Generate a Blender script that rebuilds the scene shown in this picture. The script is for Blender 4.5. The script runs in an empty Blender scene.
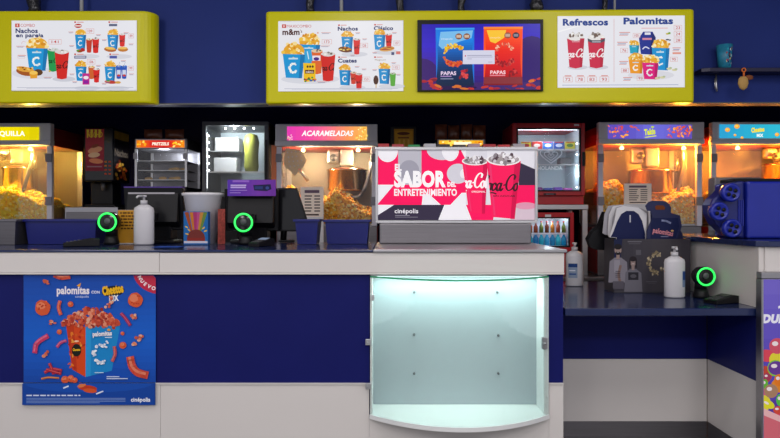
import bpy, bmesh, math, random
from mathutils import Vector, Matrix
R = random.Random(7)
SC = bpy.context.scene
COL = SC.collection
F, H, HY = 620.0, 1.27, 215.0          # focal length in pixels, eye height, horizon row of the photograph
def X(px, d): return (px - 390.0) * d / F
def Z(py, d): return H - (py - HY) * d / F
PI = math.pi

# ------------------------------------------------------------------ materials
def lin(c):
    if isinstance(c, str):
        c = c.lstrip('#'); c = [int(c[i:i+2], 16) / 255 for i in (0, 2, 4)]
    return tuple(x / 12.92 if x <= .04045 else ((x + .055) / 1.055) ** 2.4 for x in c)

MATS = {}
def pm(name, col, rough=.5, metal=0., var=.06, scale=18., bump=0., trans=0., emit=None, es=0., alpha=1., coat=0., stretch=None, spec=.5, sss=0.):
    """a principled material whose colour, and if wanted its surface, is varied by noise"""
    m = bpy.data.materials.new(name); m.use_nodes = True
    nt = m.node_tree; n = nt.nodes; b = n['Principled BSDF']
    tc = n.new('ShaderNodeTexCoord'); mp = n.new('ShaderNodeMapping'); nz = n.new('ShaderNodeTexNoise')
    mp.inputs['Scale'].default_value = stretch or (1, 1, 1)
    nz.inputs['Scale'].default_value = scale; nz.inputs['Detail'].default_value = 3
    nt.links.new(tc.outputs['Object'], mp.inputs['Vector']); nt.links.new(mp.outputs['Vector'], nz.inputs['Vector'])
    mx = n.new('ShaderNodeMix'); mx.data_type = 'RGBA'
    c = lin(col) if isinstance(col, str) else col
    mx.inputs[6].default_value = tuple(max(0, v * (1 - var)) for v in c) + (1,)
    mx.inputs[7].default_value = tuple(min(1, v * (1 + var)) for v in c) + (1,)
    nt.links.new(nz.outputs['Fac'], mx.inputs[0]); nt.links.new(mx.outputs[2], b.inputs['Base Color'])
    b.inputs['Roughness'].default_value = rough; b.inputs['Metallic'].default_value = metal
    b.inputs['Specular IOR Level'].default_value = spec
    b.inputs['Transmission Weight'].default_value = trans; b.inputs['Alpha'].default_value = alpha
    b.inputs['Coat Weight'].default_value = coat
    if sss: b.inputs['Subsurface Weight'].default_value = sss; b.inputs['Subsurface Radius'].default_value = (.02, .02, .02)
    if emit: b.inputs['Emission Color'].default_value = tuple(lin(emit)) + (1,); b.inputs['Emission Strength'].default_value = es
    if bump:
        bp = n.new('ShaderNodeBump'); bp.inputs['Strength'].default_value = bump; bp.inputs['Distance'].default_value = .01
        nt.links.new(nz.outputs['Fac'], bp.inputs['Height']); nt.links.new(bp.outputs['Normal'], b.inputs['Normal'])
    MATS[name] = m
    return m

def glass(name, tint=(1, 1, 1), gloss=.10, haze=0., hazecol=(.8, .8, .8)):
    """thin pane: mostly clear, reflecting more at grazing angles, with an optional film of dust"""
    m = bpy.data.materials.new(name); m.use_nodes = True
    nt = m.node_tree; n = nt.nodes
    for x in list(n): n.remove(x)
    out = n.new('ShaderNodeOutputMaterial'); tr = n.new('ShaderNodeBsdfTransparent'); gl = n.new('ShaderNodeBsdfGlossy')
    tr.inputs[0].default_value = tint + (1,); gl.inputs['Roughness'].default_value = .04
    lw = n.new('ShaderNodeLayerWeight'); lw.inputs[0].default_value = .25
    mu = n.new('ShaderNodeMath'); mu.operation = 'MULTIPLY_ADD'; mu.inputs[1].default_value = .5; mu.inputs[2].default_value = gloss * .4
    nt.links.new(lw.outputs['Facing'], mu.inputs[0])
    ms = n.new('ShaderNodeMixShader'); nt.links.new(mu.outputs[0], ms.inputs[0]); nt.links.new(tr.outputs[0], ms.inputs[1]); nt.links.new(gl.outputs[0], ms.inputs[2])
    last = ms
    if haze:
        df = n.new('ShaderNodeBsdfTranslucent'); d2 = n.new('ShaderNodeBsdfDiffuse'); ad = n.new('ShaderNodeAddShader')
        df.inputs[0].default_value = tuple(v * .5 for v in hazecol) + (1,); d2.inputs[0].default_value = tuple(v * .5 for v in hazecol) + (1,)
        nt.links.new(df.outputs[0], ad.inputs[0]); nt.links.new(d2.outputs[0], ad.inputs[1])
        tc = n.new('ShaderNodeTexCoord'); nz = n.new('ShaderNodeTexNoise'); nz.inputs['Scale'].default_value = 7; nz.inputs['Detail'].default_value = 5
        nt.links.new(tc.outputs['Object'], nz.inputs['Vector'])
        mm = n.new('ShaderNodeMath'); mm.operation = 'MULTIPLY'; mm.inputs[1].default_value = haze * 2
        nt.links.new(nz.outputs['Fac'], mm.inputs[0])
        m2 = n.new('ShaderNodeMixShader'); nt.links.new(mm.outputs[0], m2.inputs[0]); nt.links.new(ms.outputs[0], m2.inputs[1]); nt.links.new(ad.outputs[0], m2.inputs[2]); last = m2
    nt.links.new(last.outputs[0], out.inputs[0])
    MATS[name] = m
    return m

def printmat(name, lit=0., rough=.45):
    """printed sheet: ink colours live on the mesh; backlit ones give off light"""
    m = bpy.data.materials.new(name); m.use_nodes = True
    nt = m.node_tree; n = nt.nodes; b = n['Principled BSDF']
    at = n.new('ShaderNodeVertexColor'); at.layer_name = 'Ink'
    tc = n.new('ShaderNodeTexCoord'); nz = n.new('ShaderNodeTexNoise'); nz.inputs['Scale'].default_value = 30
    nt.links.new(tc.outputs['Object'], nz.inputs['Vector'])
    if lit:
        b.inputs['Base Color'].default_value = (.01, .01, .01, 1); b.inputs['Specular IOR Level'].default_value = .12
        nt.links.new(at.outputs[0], b.inputs['Emission Color']); b.inputs['Emission Strength'].default_value = lit
        b.inputs['Roughness'].default_value = .25
        if lit < .5: nt.links.new(at.outputs[0], b.inputs['Base Color'])
    else:
        nt.links.new(at.outputs[0], b.inputs['Base Color']); b.inputs['Specular IOR Level'].default_value = .2
        mr = n.new('ShaderNodeMapRange'); mr.inputs[3].default_value = rough - .05; mr.inputs[4].default_value = rough + .05
        nt.links.new(nz.outputs['Fac'], mr.inputs[0]); nt.links.new(mr.outputs[0], b.inputs['Roughness'])
    MATS[name] = m
    return m

steel = pm('brushed_steel', (.42, .41, .43), .34, 1., .12, 9, stretch=(.3, 6, 22))
steel_d = pm('dull_steel', (.22, .21, .225), .42, .9, .15, 8, stretch=(.5, 4, 14))
steel_w = pm('warm_steel', (.62, .58, .52), .38, .85, .12, 6)
alu = pm('aluminium', (.55, .55, .57), .38, .9, .05)
chrome = pm('chrome', (.75, .75, .77), .12, 1., .03)
white_lam = pm('white_laminate', (.70, .665, .64), .42, 0, .025, 3)
case_white = pm('white_case_paint', (.78, .79, .79), .45, 0, .02, 4)
case_back = pm('white_back_dimmed', (.37, .42, .455), .5, 0, .02, 4)  # white panel with the dimmer bluish light put into its colour
navy_lam = pm('navy_laminate', (.0085, .0115, .118), .42, 0, .14, 4, spec=.12)
navy_dark = pm('navy_laminate_recess', (.009, .013, .135), .42, 0, .14, 4, spec=.12)
navy_top = pm('navy_solid_surface', (.010, .020, .085), .16, 0, .2, 25, spec=.6)
navy_wall = pm('navy_wall_paint', (.022, .040, .205), .55, 0, .14, 2.5, spec=.1)
dark_wall = pm('black_wall_paint', (.007, .008, .05), .8, 0, .2, 3, spec=.1)
ceil_m = pm('ceiling_paint', (.10, .10, .11), .8, 0, .05, 3)
floor_m = pm('floor_tile', (.085, .08, .08), .3, 0, .2, 5)
yellow = pm('yellow_gloss', (.74, .69, .002), .32, 0, .03, 3, spec=.22)
black = pm('black_plastic', (.006, .006, .008), .42, 0, .2, 20, spec=.25)
black_g = pm('black_gloss', (.006, .006, .008), .15, 0, .1, 20)
grey_p = pm('grey_plastic', (.09, .09, .10), .45, 0, .1, 20)
grey_l = pm('pale_grey_plastic', (.42, .40, .44), .45, 0, .06, 20)
blue_p = pm('blue_plastic', (.006, .011, .15), .30, 0, .1, 12)
blue_deep = pm('blue_plastic_deep', (.007, .013, .16), .3, 0, .1, 12)
blue_bright = pm('blue_plastic_bright', (.010, .022, .33), .26, 0, .08, 10)
white_p = pm('milky_plastic', (.66, .65, .68), .32, 0, .03, 10, sss=.2)
paper_w = pm('white_card', (.72, .71, .74), .6, 0, .03, 10)
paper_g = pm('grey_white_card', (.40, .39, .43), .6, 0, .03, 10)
cup_w = pm('frosted_cup', (.86, .84, .87), .4, 0, .05, 10, sss=.15)
navy_card = pm('navy_card', (.014, .019, .085), .5, 0, .1, 10)
red_p = pm('red_enamel', (.50, .010, .018), .33, 0, .1, 10)
red_d = pm('dark_red_enamel', (.20, .010, .008), .42, 0, .2, 8)
orange_p = pm('orange_plastic', (.75, .16, .02), .4, 0, .08, 20)
tan_p = pm('tan_felt', (.55, .33, .10), .8, 0, .12, 60)
brown_p = pm('brown_felt', (.25, .07, .02), .8, 0, .12, 60)
hinge_m = pm('hinge_grey', (.20, .19, .22), .45)
post_m = pm('post_enamel', (.62, .60, .68), .38, .0, .05, 8)
head_m = pm('header_enamel', (.78, .76, .79), .42, .0, .06, 6)
board_o = pm('machine_back', (.26, .235, .20), .5, .4, .12, 5)
kettle_steel = pm('steel_orange_reflection', (.74, .58, .40), .22, 1., .08, 8)  # steel kettle, orange reflection mixed into its colour
frost_in = pm('fridge_lining', (.50, .58, .64), .5, 0, .04, 5)
green_p = pm('olive_bag', (.36, .38, .05), .45, 0, .2, 14, bump=.3)
bread = pm('baked_dough', (.62, .36, .10), .7, 0, .3, 30)
snackbag = pm('snack_bag_brown', (.16, .045, .02), .28, 0, .7, 22, bump=.5)
foil = pm('dark_film_wrap', (.03, .03, .035), .18, .2, .8, 40, bump=1.)
pipe_w = pm('white_conduit', (.45, .46, .50), .4)
navy_shelf = pm('shelf_board', (.012, .010, .045), .45, 0, .1)
g_clear = glass('clear_pane', (1, 1, 1), .06)
g_case = glass('case_pane', (.97, 1, .985), .10)
g_dusty = glass('dusty_pane', (.96, .95, .93), .06, .015)
g_oily = glass('oily_pane', (.96, .95, .92), .06, .05, (.75, .60, .35))
g_edge = pm('green_glass_edge', (.02, .36, .15), .15, 0, .2, 10)
P_lit = printmat('print_backlit', .92)
P_sign = printmat('print_header_sign', 1.15)
P_tv = printmat('print_screen', .95)
P_matte = printmat('print_sheet', 0, .42)
P_advert = printmat('print_emissive_advert', .24)  # ink colour plus a weak emission of the same ink
P_film = printmat('print_film', 0, .3)
led_mint = pm('led_mint', (.8, .9, .85), .5, emit='#d6fff0', es=2.2)
led_white = pm('led_white', (.9, .9, .9), .5, emit='#e8f4ff', es=9)
led_soft = pm('led_soft', (.9, .9, .9), .5, emit='#e8f4ff', es=3)
led_green = pm('led_green', (.1, .8, .2), .5, emit='#10ff50', es=1.3)
bulb_warm = pm('bulb_warm', (1, .8, .4), .5, emit='#ffd890', es=5)
lcd = pm('small_lcd', (.1, .12, .16), .3, emit='#8fa3c0', es=.5)

def frostmat(name):
    m = bpy.data.materials.new(name); m.use_nodes = True
    nt = m.node_tree; n = nt.nodes; n.remove(n['Principled BSDF']); out = n['Material Output']
    at = n.new('ShaderNodeVertexColor'); at.layer_name = 'Ink'; tr = n.new('ShaderNodeBsdfTranslucent'); df = n.new('ShaderNodeBsdfDiffuse'); ms = n.new('ShaderNodeMixShader')
    ms.inputs[0].default_value = .35
    for x in (tr, df): nt.links.new(at.outputs[0], x.inputs[0])
    nt.links.new(tr.outputs[0], ms.inputs[1]); nt.links.new(df.outputs[0], ms.inputs[2]); nt.links.new(ms.outputs[0], out.inputs[0])
    return m
P_frost = frostmat('frosted_film')
def popmat(name, rough=.8):
    m = bpy.data.materials.new(name); m.use_nodes = True
    n = m.node_tree.nodes; b = n['Principled BSDF']; at = n.new('ShaderNodeVertexColor'); at.layer_name = 'Ink'
    m.node_tree.links.new(at.outputs[0], b.inputs['Base Color']); b.inputs['Roughness'].default_value = rough
    b.inputs['Subsurface Weight'].default_value = .55; b.inputs['Subsurface Radius'].default_value = (.05, .03, .012); b.inputs['Subsurface Scale'].default_value = 1.
    return m
pop_m = popmat('popped_corn')

# ------------------------------------------------------------------ mesh builder
class B:
    def __init__(s): s.bm = bmesh.new()
    def box(s, x0, x1, y0, y1, z0, z1, bev=0, seg=2):
        x0, x1 = sorted((x0, x1)); y0, y1 = sorted((y0, y1)); z0, z1 = sorted((z0, z1))
        v = [s.bm.verts.new((x, y, z)) for z in (z0, z1) for y in (y0, y1) for x in (x0, x1)]
        fs = [s.bm.faces.new([v[i] for i in q]) for q in ((0, 2, 3, 1), (4, 5, 7, 6), (0, 1, 5, 4), (2, 6, 7, 3), (0, 4, 6, 2), (1, 3, 7, 5))]
        if bev:
            es = {e for f in fs for e in f.edges}
            bmesh.ops.bevel(s.bm, geom=list(es), offset=bev, segments=seg, affect='EDGES', profile=.5)
        return s
    def prism(s, poly, a0, a1, axis='y', bev=0):
        """poly in the plane across AXIS: y -> (x,z), z -> (x,y), x -> (y,z)"""
        f = {'y': lambda p, a: (p[0], a, p[1]), 'z': lambda p, a: (p[0], p[1], a), 'x': lambda p, a: (a, p[0], p[1])}[axis]
        A = [s.bm.verts.new(f(p, a0)) for p in poly]; C = [s.bm.verts.new(f(p, a1)) for p in poly]
        n = len(poly); fs = [s.bm.faces.new(A), s.bm.faces.new(C[::-1])]
        for i in range(n): fs.append(s.bm.faces.new((A[i], C[i], C[(i + 1) % n], A[(i + 1) % n])))
        bmesh.ops.recalc_face_normals(s.bm, faces=fs)
        if bev:
            es = {e for f in fs[:2] for e in f.edges}
            bmesh.ops.bevel(s.bm, geom=list(es), offset=bev, segments=2, affect='EDGES', profile=.5)
        return s
    def lathe(s, prof, c=(0, 0, 0), axis='z', seg=24, sx=1., sy=1.):
        rings = []
        for r, h in prof:
            ring = []
            for k in range(seg):
                a = 2 * PI * k / seg; u, w = r * math.cos(a) * sx, r * math.sin(a) * sy
                p = {'z': (u, w, h), 'y': (u, h, w), 'x': (h, u, w)}[axis]
                ring.append(s.bm.verts.new((c[0] + p[0], c[1] + p[1], c[2] + p[2])))
            rings.append(ring)
        fs = []
        for a, b in zip(rings, rings[1:]):
            for k in range(seg): fs.append(s.bm.faces.new((a[k], a[(k + 1) % seg], b[(k + 1) % seg], b[k])))
        fs.append(s.bm.faces.new(rings[0][::-1])); fs.append(s.bm.faces.new(rings[-1]))
        for f in fs: f.smooth = True
        bmesh.ops.recalc_face_normals(s.bm, faces=fs)
        return s
    def tube(s, pts, r, seg=8, cap=True, jitter=0):
        pts = [Vector(p) for p in pts]; rings = []
        for i, p in enumerate(pts):
            t = (pts[min(i + 1, len(pts) - 1)] - pts[max(i - 1, 0)]).normalized()
            u = t.cross(Vector((0, 0, 1)) if abs(t.z) < .9 else Vector((1, 0, 0))).normalized(); w = t.cross(u)
            rr = (r[i] if isinstance(r, (list, tuple)) else r)
            rings.append([s.bm.verts.new(p + (u * math.cos(2 * PI * k / seg) + w * math.sin(2 * PI * k / seg)) * rr * (1 + jitter * R.uniform(-1, 1))) for k in range(seg)])
        fs = []
        for a, b in zip(rings, rings[1:]):
            for k in range(seg): fs.append(s.bm.faces.new((a[k], a[(k + 1) % seg], b[(k + 1) % seg], b[k])))
        if cap: fs += [s.bm.faces.new(rings[0][::-1]), s.bm.faces.new(rings[-1])]
        for f in fs: f.smooth = True
        bmesh.ops.recalc_face_normals(s.bm, faces=fs)
        return s
    def torus(s, c, r1, r2, axis='y', seg=36, ms=10):
        rings = []
        for k in range(seg):
            a = 2 * PI * k / seg; ring = []
            for j in range(ms):
                b = 2 * PI * j / ms; rr = r1 + r2 * math.cos(b); h = r2 * math.sin(b)
                p = {'y': (rr * math.cos(a), h, rr * math.sin(a)), 'z': (rr * math.cos(a), rr * math.sin(a), h)}[axis]
                ring.append(s.bm.verts.new((c[0] + p[0], c[1] + p[1], c[2] + p[2])))
            rings.append(ring)
        fs = []
        for k in range(seg):
            a, b = rings[k], rings[(k + 1) % seg]
            for j in range(ms): fs.append(s.bm.faces.new((a[j], b[j], b[(j + 1) % ms], a[(j + 1) % ms])))
        for f in fs: f.smooth = True
        bmesh.ops.recalc_face_normals(s.bm, faces=fs)
        return s
    def rot(s, ang, axis, c):
        bmesh.ops.rotate(s.bm, verts=s.bm.verts, cent=c, matrix=Matrix.Rotation(ang, 3, axis)); return s
    def mesh(s, off=(0, 0, 0)):
        bmesh.ops.translate(s.bm, verts=s.bm.verts, vec=-Vector(off))
        me = bpy.data.meshes.new('m'); s.bm.to_mesh(me); s.bm.free(); return me

def tag(o, label=None, cat=None, group=None, kind=None):
    if label: o['label'] = label
    if cat: o['category'] = cat
    if group: o['group'] = group
    if kind: o['kind'] = kind
    return o
def thing(name, label, cat, loc, group=None):
    o = bpy.data.objects.new(name, None); COL.objects.link(o); o.location = loc; o.empty_display_size = .1
    return tag(o, label, cat, group)
def root_of(o):
    while o.parent: o = o.parent
    return o
def part(name, b, m, parent, label=None, kind=None):
    """a part or sub-part: world coordinates in, stored relative to its thing's base"""
    me = b.mesh(root_of(parent).location); me.name = name
    o = bpy.data.objects.new(name, me); COL.objects.link(o); o.parent = parent
    if m: me.materials.append(m)
    return tag(o, label, kind=kind)
def solo(name, b, m, label, cat, group=None, kind=None):
    """a thing that is one mesh, its origin at its base"""
    cs = [v.co for v in b.bm.verts]; lo = [min(c[i] for c in cs) for i in range(3)]; hi = [max(c[i] for c in cs) for i in range(3)]
    c = ((lo[0] + hi[0]) / 2, (lo[1] + hi[1]) / 2, lo[2])
    me = b.mesh(c); me.name = name
    o = bpy.data.objects.new(name, me); COL.objects.link(o); o.location = c; me.materials.append(m)
    return tag(o, label, cat, group, kind)
def struct(name, b, m): return solo(name, b, m, None, None, None, 'structure')

# ------------------------------------------------------------------ printed artwork
_tc = {}
def glyphs(s, bold, shear):
    k = (s, bold, shear)
    if k in _tc: return _tc[k]
    cu = bpy.data.curves.new('t', 'FONT'); cu.body = s; cu.size = 1; cu.offset = bold; cu.shear = shear; cu.space_character = 1 + bold * 1.3; cu.resolution_u = 3
    ob = bpy.data.objects.new('t', cu); COL.objects.link(ob)
    dg = bpy.context.evaluated_depsgraph_get(); dg.update()
    me = bpy.data.meshes.new_from_object(ob.evaluated_get(dg))
    V = [(v.co.x, v.co.y) for v in me.vertices]; P = [list(p.vertices) for p in me.polygons]
    bpy.data.objects.remove(ob); bpy.data.curves.remove(cu); bpy.data.meshes.remove(me)
    if not V: V = [(0, 0), (1, 0)]
    _tc[k] = (V, P); return _tc[k]

def cat_rom(pts, n=5):
    out = []
    P = [pts[0]] + list(pts) + [pts[-1]]
    for i in range(1, len(P) - 2):
        a, b, c, d = P[i - 1:i + 3]
        for k in range(n):
            t = k / n
            out.append(tuple(.5 * (2 * b[j] + (c[j] - a[j]) * t + (2 * a[j] - 5 * b[j] + 4 * c[j] - d[j]) * t * t + (3 * b[j] - a[j] - 3 * c[j] + d[j]) * t ** 3) for j in (0, 1)))
    out.append(pts[-1]); return out

class Art:
    """flat print: every shape is given in the rows and columns of a drawing whose corner and scale are known; map3 puts it on the sheet"""
    def __init__(s, map3, x0=0, y0=0, k=1., step=.000015):
        s.map3, s.x0, s.y0, s.k, s.step = map3, x0, y0, k, step
        s.V, s.P, s.C, s.n, s.clip = [], [], [], 0, None
    def _add(s, pts, col):
        if s.clip:
            cp = s.clip; out = pts
            ar = sum(cp[i][0] * cp[(i + 1) % len(cp)][1] - cp[(i + 1) % len(cp)][0] * cp[i][1] for i in range(len(cp)))
            sg = 1 if ar > 0 else -1
            for i in range(len(cp)):
                a, b = cp[i], cp[(i + 1) % len(cp)]
                side = lambda p: sg * ((b[0] - a[0]) * (p[1] - a[1]) - (b[1] - a[1]) * (p[0] - a[0]))
                src, out = out, []
                for j in range(len(src)):
                    p, q = src[j], src[(j + 1) % len(src)]; sp, sq = side(p), side(q)
                    if sp >= 0: out.append(p)
                    if (sp >= 0) != (sq >= 0):
                        t = sp / (sp - sq); out.append((p[0] + (q[0] - p[0]) * t, p[1] + (q[1] - p[1]) * t))
                if len(out) < 3: return
            pts = out
        i0 = len(s.V)
        for p in pts: s.V.append(s.map3(s.x0 + p[0] / s.k, s.y0 + p[1] / s.k, s.n * s.step))
        s.P.append(list(range(i0, i0 + len(pts)))); s.C.append(lin(col))
    def poly(s, pts, col): s.n += 1; s._add(list(pts), col); return s
    def rect(s, x0, y0, x1, y1, col): return s.poly([(x0, y0), (x1, y0), (x1, y1), (x0, y1)], col)
    def frame(s, x0, y0, x1, y1, w, col):
        s.rect(x0, y0, x1, y0 + w, col); s.rect(x0, y1 - w, x1, y1, col); s.rect(x0, y0, x0 + w, y1, col); return s.rect(x1 - w, y0, x1, y1, col)
    def ell(s, cx, cy, rx, ry, col, n=18, rot=0., a0=0, a1=2 * PI, rough=0):
        pts = []
        for i in range(n):
            a = a0 + (a1 - a0) * i / (n if a1 - a0 > 6.2 else n - 1); q = 1 + rough * R.uniform(-1, 1)
            u, w = rx * q * math.cos(a), ry * q * math.sin(a)
            pts.append((cx + u * math.cos(rot) - w * math.sin(rot), cy + u * math.sin(rot) + w * math.cos(rot)))
        return s.poly(pts, col)
    def grad(s, x0, y0, x1, y1, cols, n=16, vert=False):
        cs = [[int(c[i:i + 2], 16) / 255 for i in (1, 3, 5)] for c in cols]
        for i in range(n):
            t = (i + .5) / n * (len(cs) - 1); a = min(int(t), len(cs) - 2); f = t - a
            c = [cs[a][j] * (1 - f) + cs[a + 1][j] * f for j in range(3)]
            if vert: s._add([(x0, y0 + (y1 - y0) * i / n), (x1, y0 + (y1 - y0) * i / n), (x1, y0 + (y1 - y0) * (i + 1) / n), (x0, y0 + (y1 - y0) * (i + 1) / n)], c)
            else: s._add([(x0 + (x1 - x0) * i / n, y0), (x0 + (x1 - x0) * (i + 1) / n, y0), (x0 + (x1 - x0) * (i + 1) / n, y1), (x0 + (x1 - x0) * i / n, y1)], c)
        s.n += 1; return s
    def stroke(s, pts, w, col, smooth=True, cal=0.):
        if smooth and len(pts) > 2: pts = cat_rom(pts)
        s.n += 1
        for i, (p, q) in enumerate(zip(pts, pts[1:])):
            dx, dy = q[0] - p[0], q[1] - p[1]; L = math.hypot(dx, dy)
            if L < 1e-9: continue
            ww = w * (1 - cal * abs(dx) / L) / 2; ex = dx / L * ww * .6, dy / L * ww * .6
            nx, ny = -dy / L * ww, dx / L * ww
            s._add([(p[0] + nx - ex[0], p[1] + ny - ex[1]), (q[0] + nx + ex[0], q[1] + ny + ex[1]), (q[0] - nx + ex[0], q[1] - ny + ex[1]), (p[0] - nx - ex[0], p[1] - ny - ex[1])], col)
            s.n += .02
        return s
    def text(s, t, x, y, size, col, w=None, bold=.0, shear=0., align='l', rot=0., vs=1.):
        """capital height = size, left end and baseline at x, y; W squeezes or widens to that width"""
        V, P = glyphs(t, bold, shear); s.n += 1
        xs = [v[0] for v in V]; lo, hi = min(xs), max(xs); kk = size / .68; kx = (w / (hi - lo)) if w else kk
        W = (hi - lo) * kx; ox = {'l': 0, 'c': -W / 2, 'r': -W}[align]
        ca, sa = math.cos(rot), math.sin(rot)
        for p in P:
            q = []
            for i in p:
                u, v = ox + (V[i][0] - lo) * kx, -V[i][1] * kk * vs
                q.append((x + u * ca - v * sa, y + u * sa + v * ca))
            s._add(q, col)
        return s
    def lines(s, x0, y0, x1, n, dy, h, col, ragged=.3):
        """rows of type too small to read, as short bars of ink"""
        for i in range(n):
            s.rect(x0, y0 + i * dy, x1 - (x1 - x0) * ragged * R.random(), y0 + i * dy + h, col)
        return s
    def corn(s, cx, cy, rx, ry, n=22, cols=('#f3c64a', '#e9a92c', '#f8e09a', '#d98f1e', '#fbeec0'), r=.22):
        s.ell(cx, cy, rx * .95, ry * .95, cols[1], 16)
        for i in range(n):
            a = R.uniform(0, 2 * PI); q = math.sqrt(R.random()); rr = r * min(rx, ry) * R.uniform(.7, 1.3)
            s.ell(cx + rx * q * math.cos(a), cy + ry * q * math.sin(a), rr, rr * R.uniform(.7, 1), R.choice(cols), 6, R.random() * 3)
        return s
    def bag(s, x, y, wt, wb, h, col='#1a8fd0', dark='#0f6fae', emblem=True, n=22, corn=True):
        """popcorn bucket: top centre x, rim y"""
        if corn: s.corn(x, y - wt * .12, wt * .50, wt * .38, n)
        s.poly([(x - wt / 2, y), (x + wt / 2, y + wt * .03), (x + wb / 2, y + h), (x - wb / 2, y + h * .97)], col)
        s.poly([(x + wt * .30, y + wt * .02), (x + wt / 2, y + wt * .03), (x + wb / 2, y + h), (x + wb * .30, y + h * .99)], dark)
        s.rect(x - wt * .24, y + h * .16, x + wt * .18, y + h * .225, '#c4e0f0'); s.rect(x - wt * .06, y + h * .13, x + wt * .02, y + h * .16, '#e8c890')
        if emblem:
            for i in range(15):
                t = .75 + 4.6 * i / 14; q = 1 + R.uniform(-.12, .12)
                s.ell(x - wt * .03 + wt * .165 * q * math.cos(t), y + h * .58 + h * .17 * q * math.sin(t), wt * R.uniform(.045, .07), wt * R.uniform(.035, .055), R.choice(['#f4f4ee', '#dfe9f0', '#fffdf4']), 6, R.random() * 3)
        return s
    def cup(s, x, y, wt, wb, h, col='#d8241f', lid='#d9d4d0', logo=True, logocol='#3a0d0c'):
        s.ell(x, y, wt / 2, wt * .15, lid, 14)
        for i in range(5): s.ell(x + wt * R.uniform(-.3, .3), y - wt * R.uniform(-.03, .12), wt * .10, wt * .07, R.choice(['#8d8480', '#c9c3bf', '#f2efec', '#6c5e58']), 6)
        P = [(x - wt / 2, y + wt * .03), (x - wt * .25, y + wt * .14), (x, y + wt * .17), (x + wt * .25, y + wt * .14), (x + wt / 2, y + wt * .03), (x + wb / 2, y + h - wb * .1), (x, y + h), (x - wb / 2, y + h - wb * .1)]
        s.poly(P, col)
        if logo:
            old = s.clip; s.clip = [P[0], P[4], P[5], P[6], P[7]]
            script(s, x - wt * .97, y + h * .60, wt * .50, logocol); s.clip = old
        return s
    def make(s, name, m, parent, label=None):
        off = Vector(root_of(parent).location) if parent else Vector((0, 0, 0))
        me = bpy.data.meshes.new(name)
        me.from_pydata([tuple(Vector(v) - off) for v in s.V], [], s.P)
        at = me.color_attributes.new('Ink', 'FLOAT_COLOR', 'CORNER')
        buf = []
        for p, c in zip(me.polygons, s.C): buf += [c[0], c[1], c[2], 1.0] * p.loop_total
        at.data.foreach_set('color', buf)
        # every shape faces the reader
        bm = bmesh.new(); bm.from_mesh(me); want = s.facing
        flip = [f for f in bm.faces if f.normal.dot(want) < 0]
        if flip: bmesh.ops.reverse_faces(bm, faces=flip)
        bm.to_mesh(me); bm.free()
        me.materials.append(m)
        o = bpy.data.objects.new(name, me); COL.objects.link(o); o.parent = parent
        return tag(o, label)
    facing = Vector((0, -1, 0))

def script(a, x, y, cap, col, kx=1., w=.15):
    """flowing soft-drink lettering, baseline at x, y, capitals of height CAP"""
    C = [(.60, .72), (.62, .90), (.46, 1.0), (.24, .88), (.09, .55), (.12, .2), (.30, .02), (.52, .10), (.66, .30)]
    o = [(.80, .46), (.68, .34), (.68, .12), (.80, .0), (.92, .12), (.93, .34), (.80, .46), (.98, .42)]
    c = [(1.26, .36), (1.20, .47), (1.06, .40), (1.01, .2), (1.10, .02), (1.26, .10), (1.34, .25)]
    av = [(1.62, .40), (1.50, .47), (1.38, .34), (1.38, .1), (1.47, .0), (1.58, .12), (1.66, .46), (1.63, .12), (1.70, .0), (1.82, .14)]
    hy = [(1.84, .34), (1.94, .37)]
    l = [(1.04, .12), (1.18, .5), (1.30, .90), (1.22, 1.02), (1.12, .72), (1.09, .2), (1.16, .0), (1.30, .14)]
    tail = [(.30, .02), (.62, -.16), (1.1, -.12), (1.4, -.2)]
    def put(pts, dx):
        a.stroke([(x + (p[0] + dx + p[1] * .22) * cap * kx, y - p[1] * cap) for p in pts], w * cap, col, cal=.45)
    for g in (C, o, c, av, hy, tail): put(g, 0)
    for g in (C, o, l): put(g, 1.95)
    put(av, 2.0 - .06)

X267 = X(267, 4.0)
def XB(px, d): return X(px, d - .0175 * (X(px, d) - X267))     # along the wide board, which is turned a little
def frontb(d): return lambda px, py, e: (XB(px, d), d - e, Z(py, d))
def front(d): return lambda px, py, e: (X(px, d), d - e, Z(py, d))

# ------------------------------------------------------------------ the room
D0 = 3.05
struct('floor', B().box(-4.2, 4.2, -3.0, 6.1, -.05, 0), floor_m)
struct('ceiling', B().box(-4.2, 4.2, -3.0, 6.1, 3.3, 3.35), ceil_m)
struct('wall_back', B().box(-4.2, 4.2, 5.9, 6.0, 0, 3.3), dark_wall)
struct('wall_left', B().box(-4.3, -4.2, 3.0, 6.0, 0, 3.3), dark_wall)
struct('wall_right', B().box(4.2, 4.3, 3.0, 6.0, 0, 3.3), dark_wall)
SOF = 4.13
so = struct('wall_soffit', B().box(-4.1, 4.1, SOF, SOF + .12, Z(103.5, SOF), 3.29), navy_wall)
so.rotation_euler.z = -.010
tr = struct('trim_1', B().box(-4.1, 4.1, SOF - .012, SOF + .0, Z(104.4, SOF), Z(103.0, SOF)), grey_p)
tr.rotation_euler.z = -.010

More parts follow.
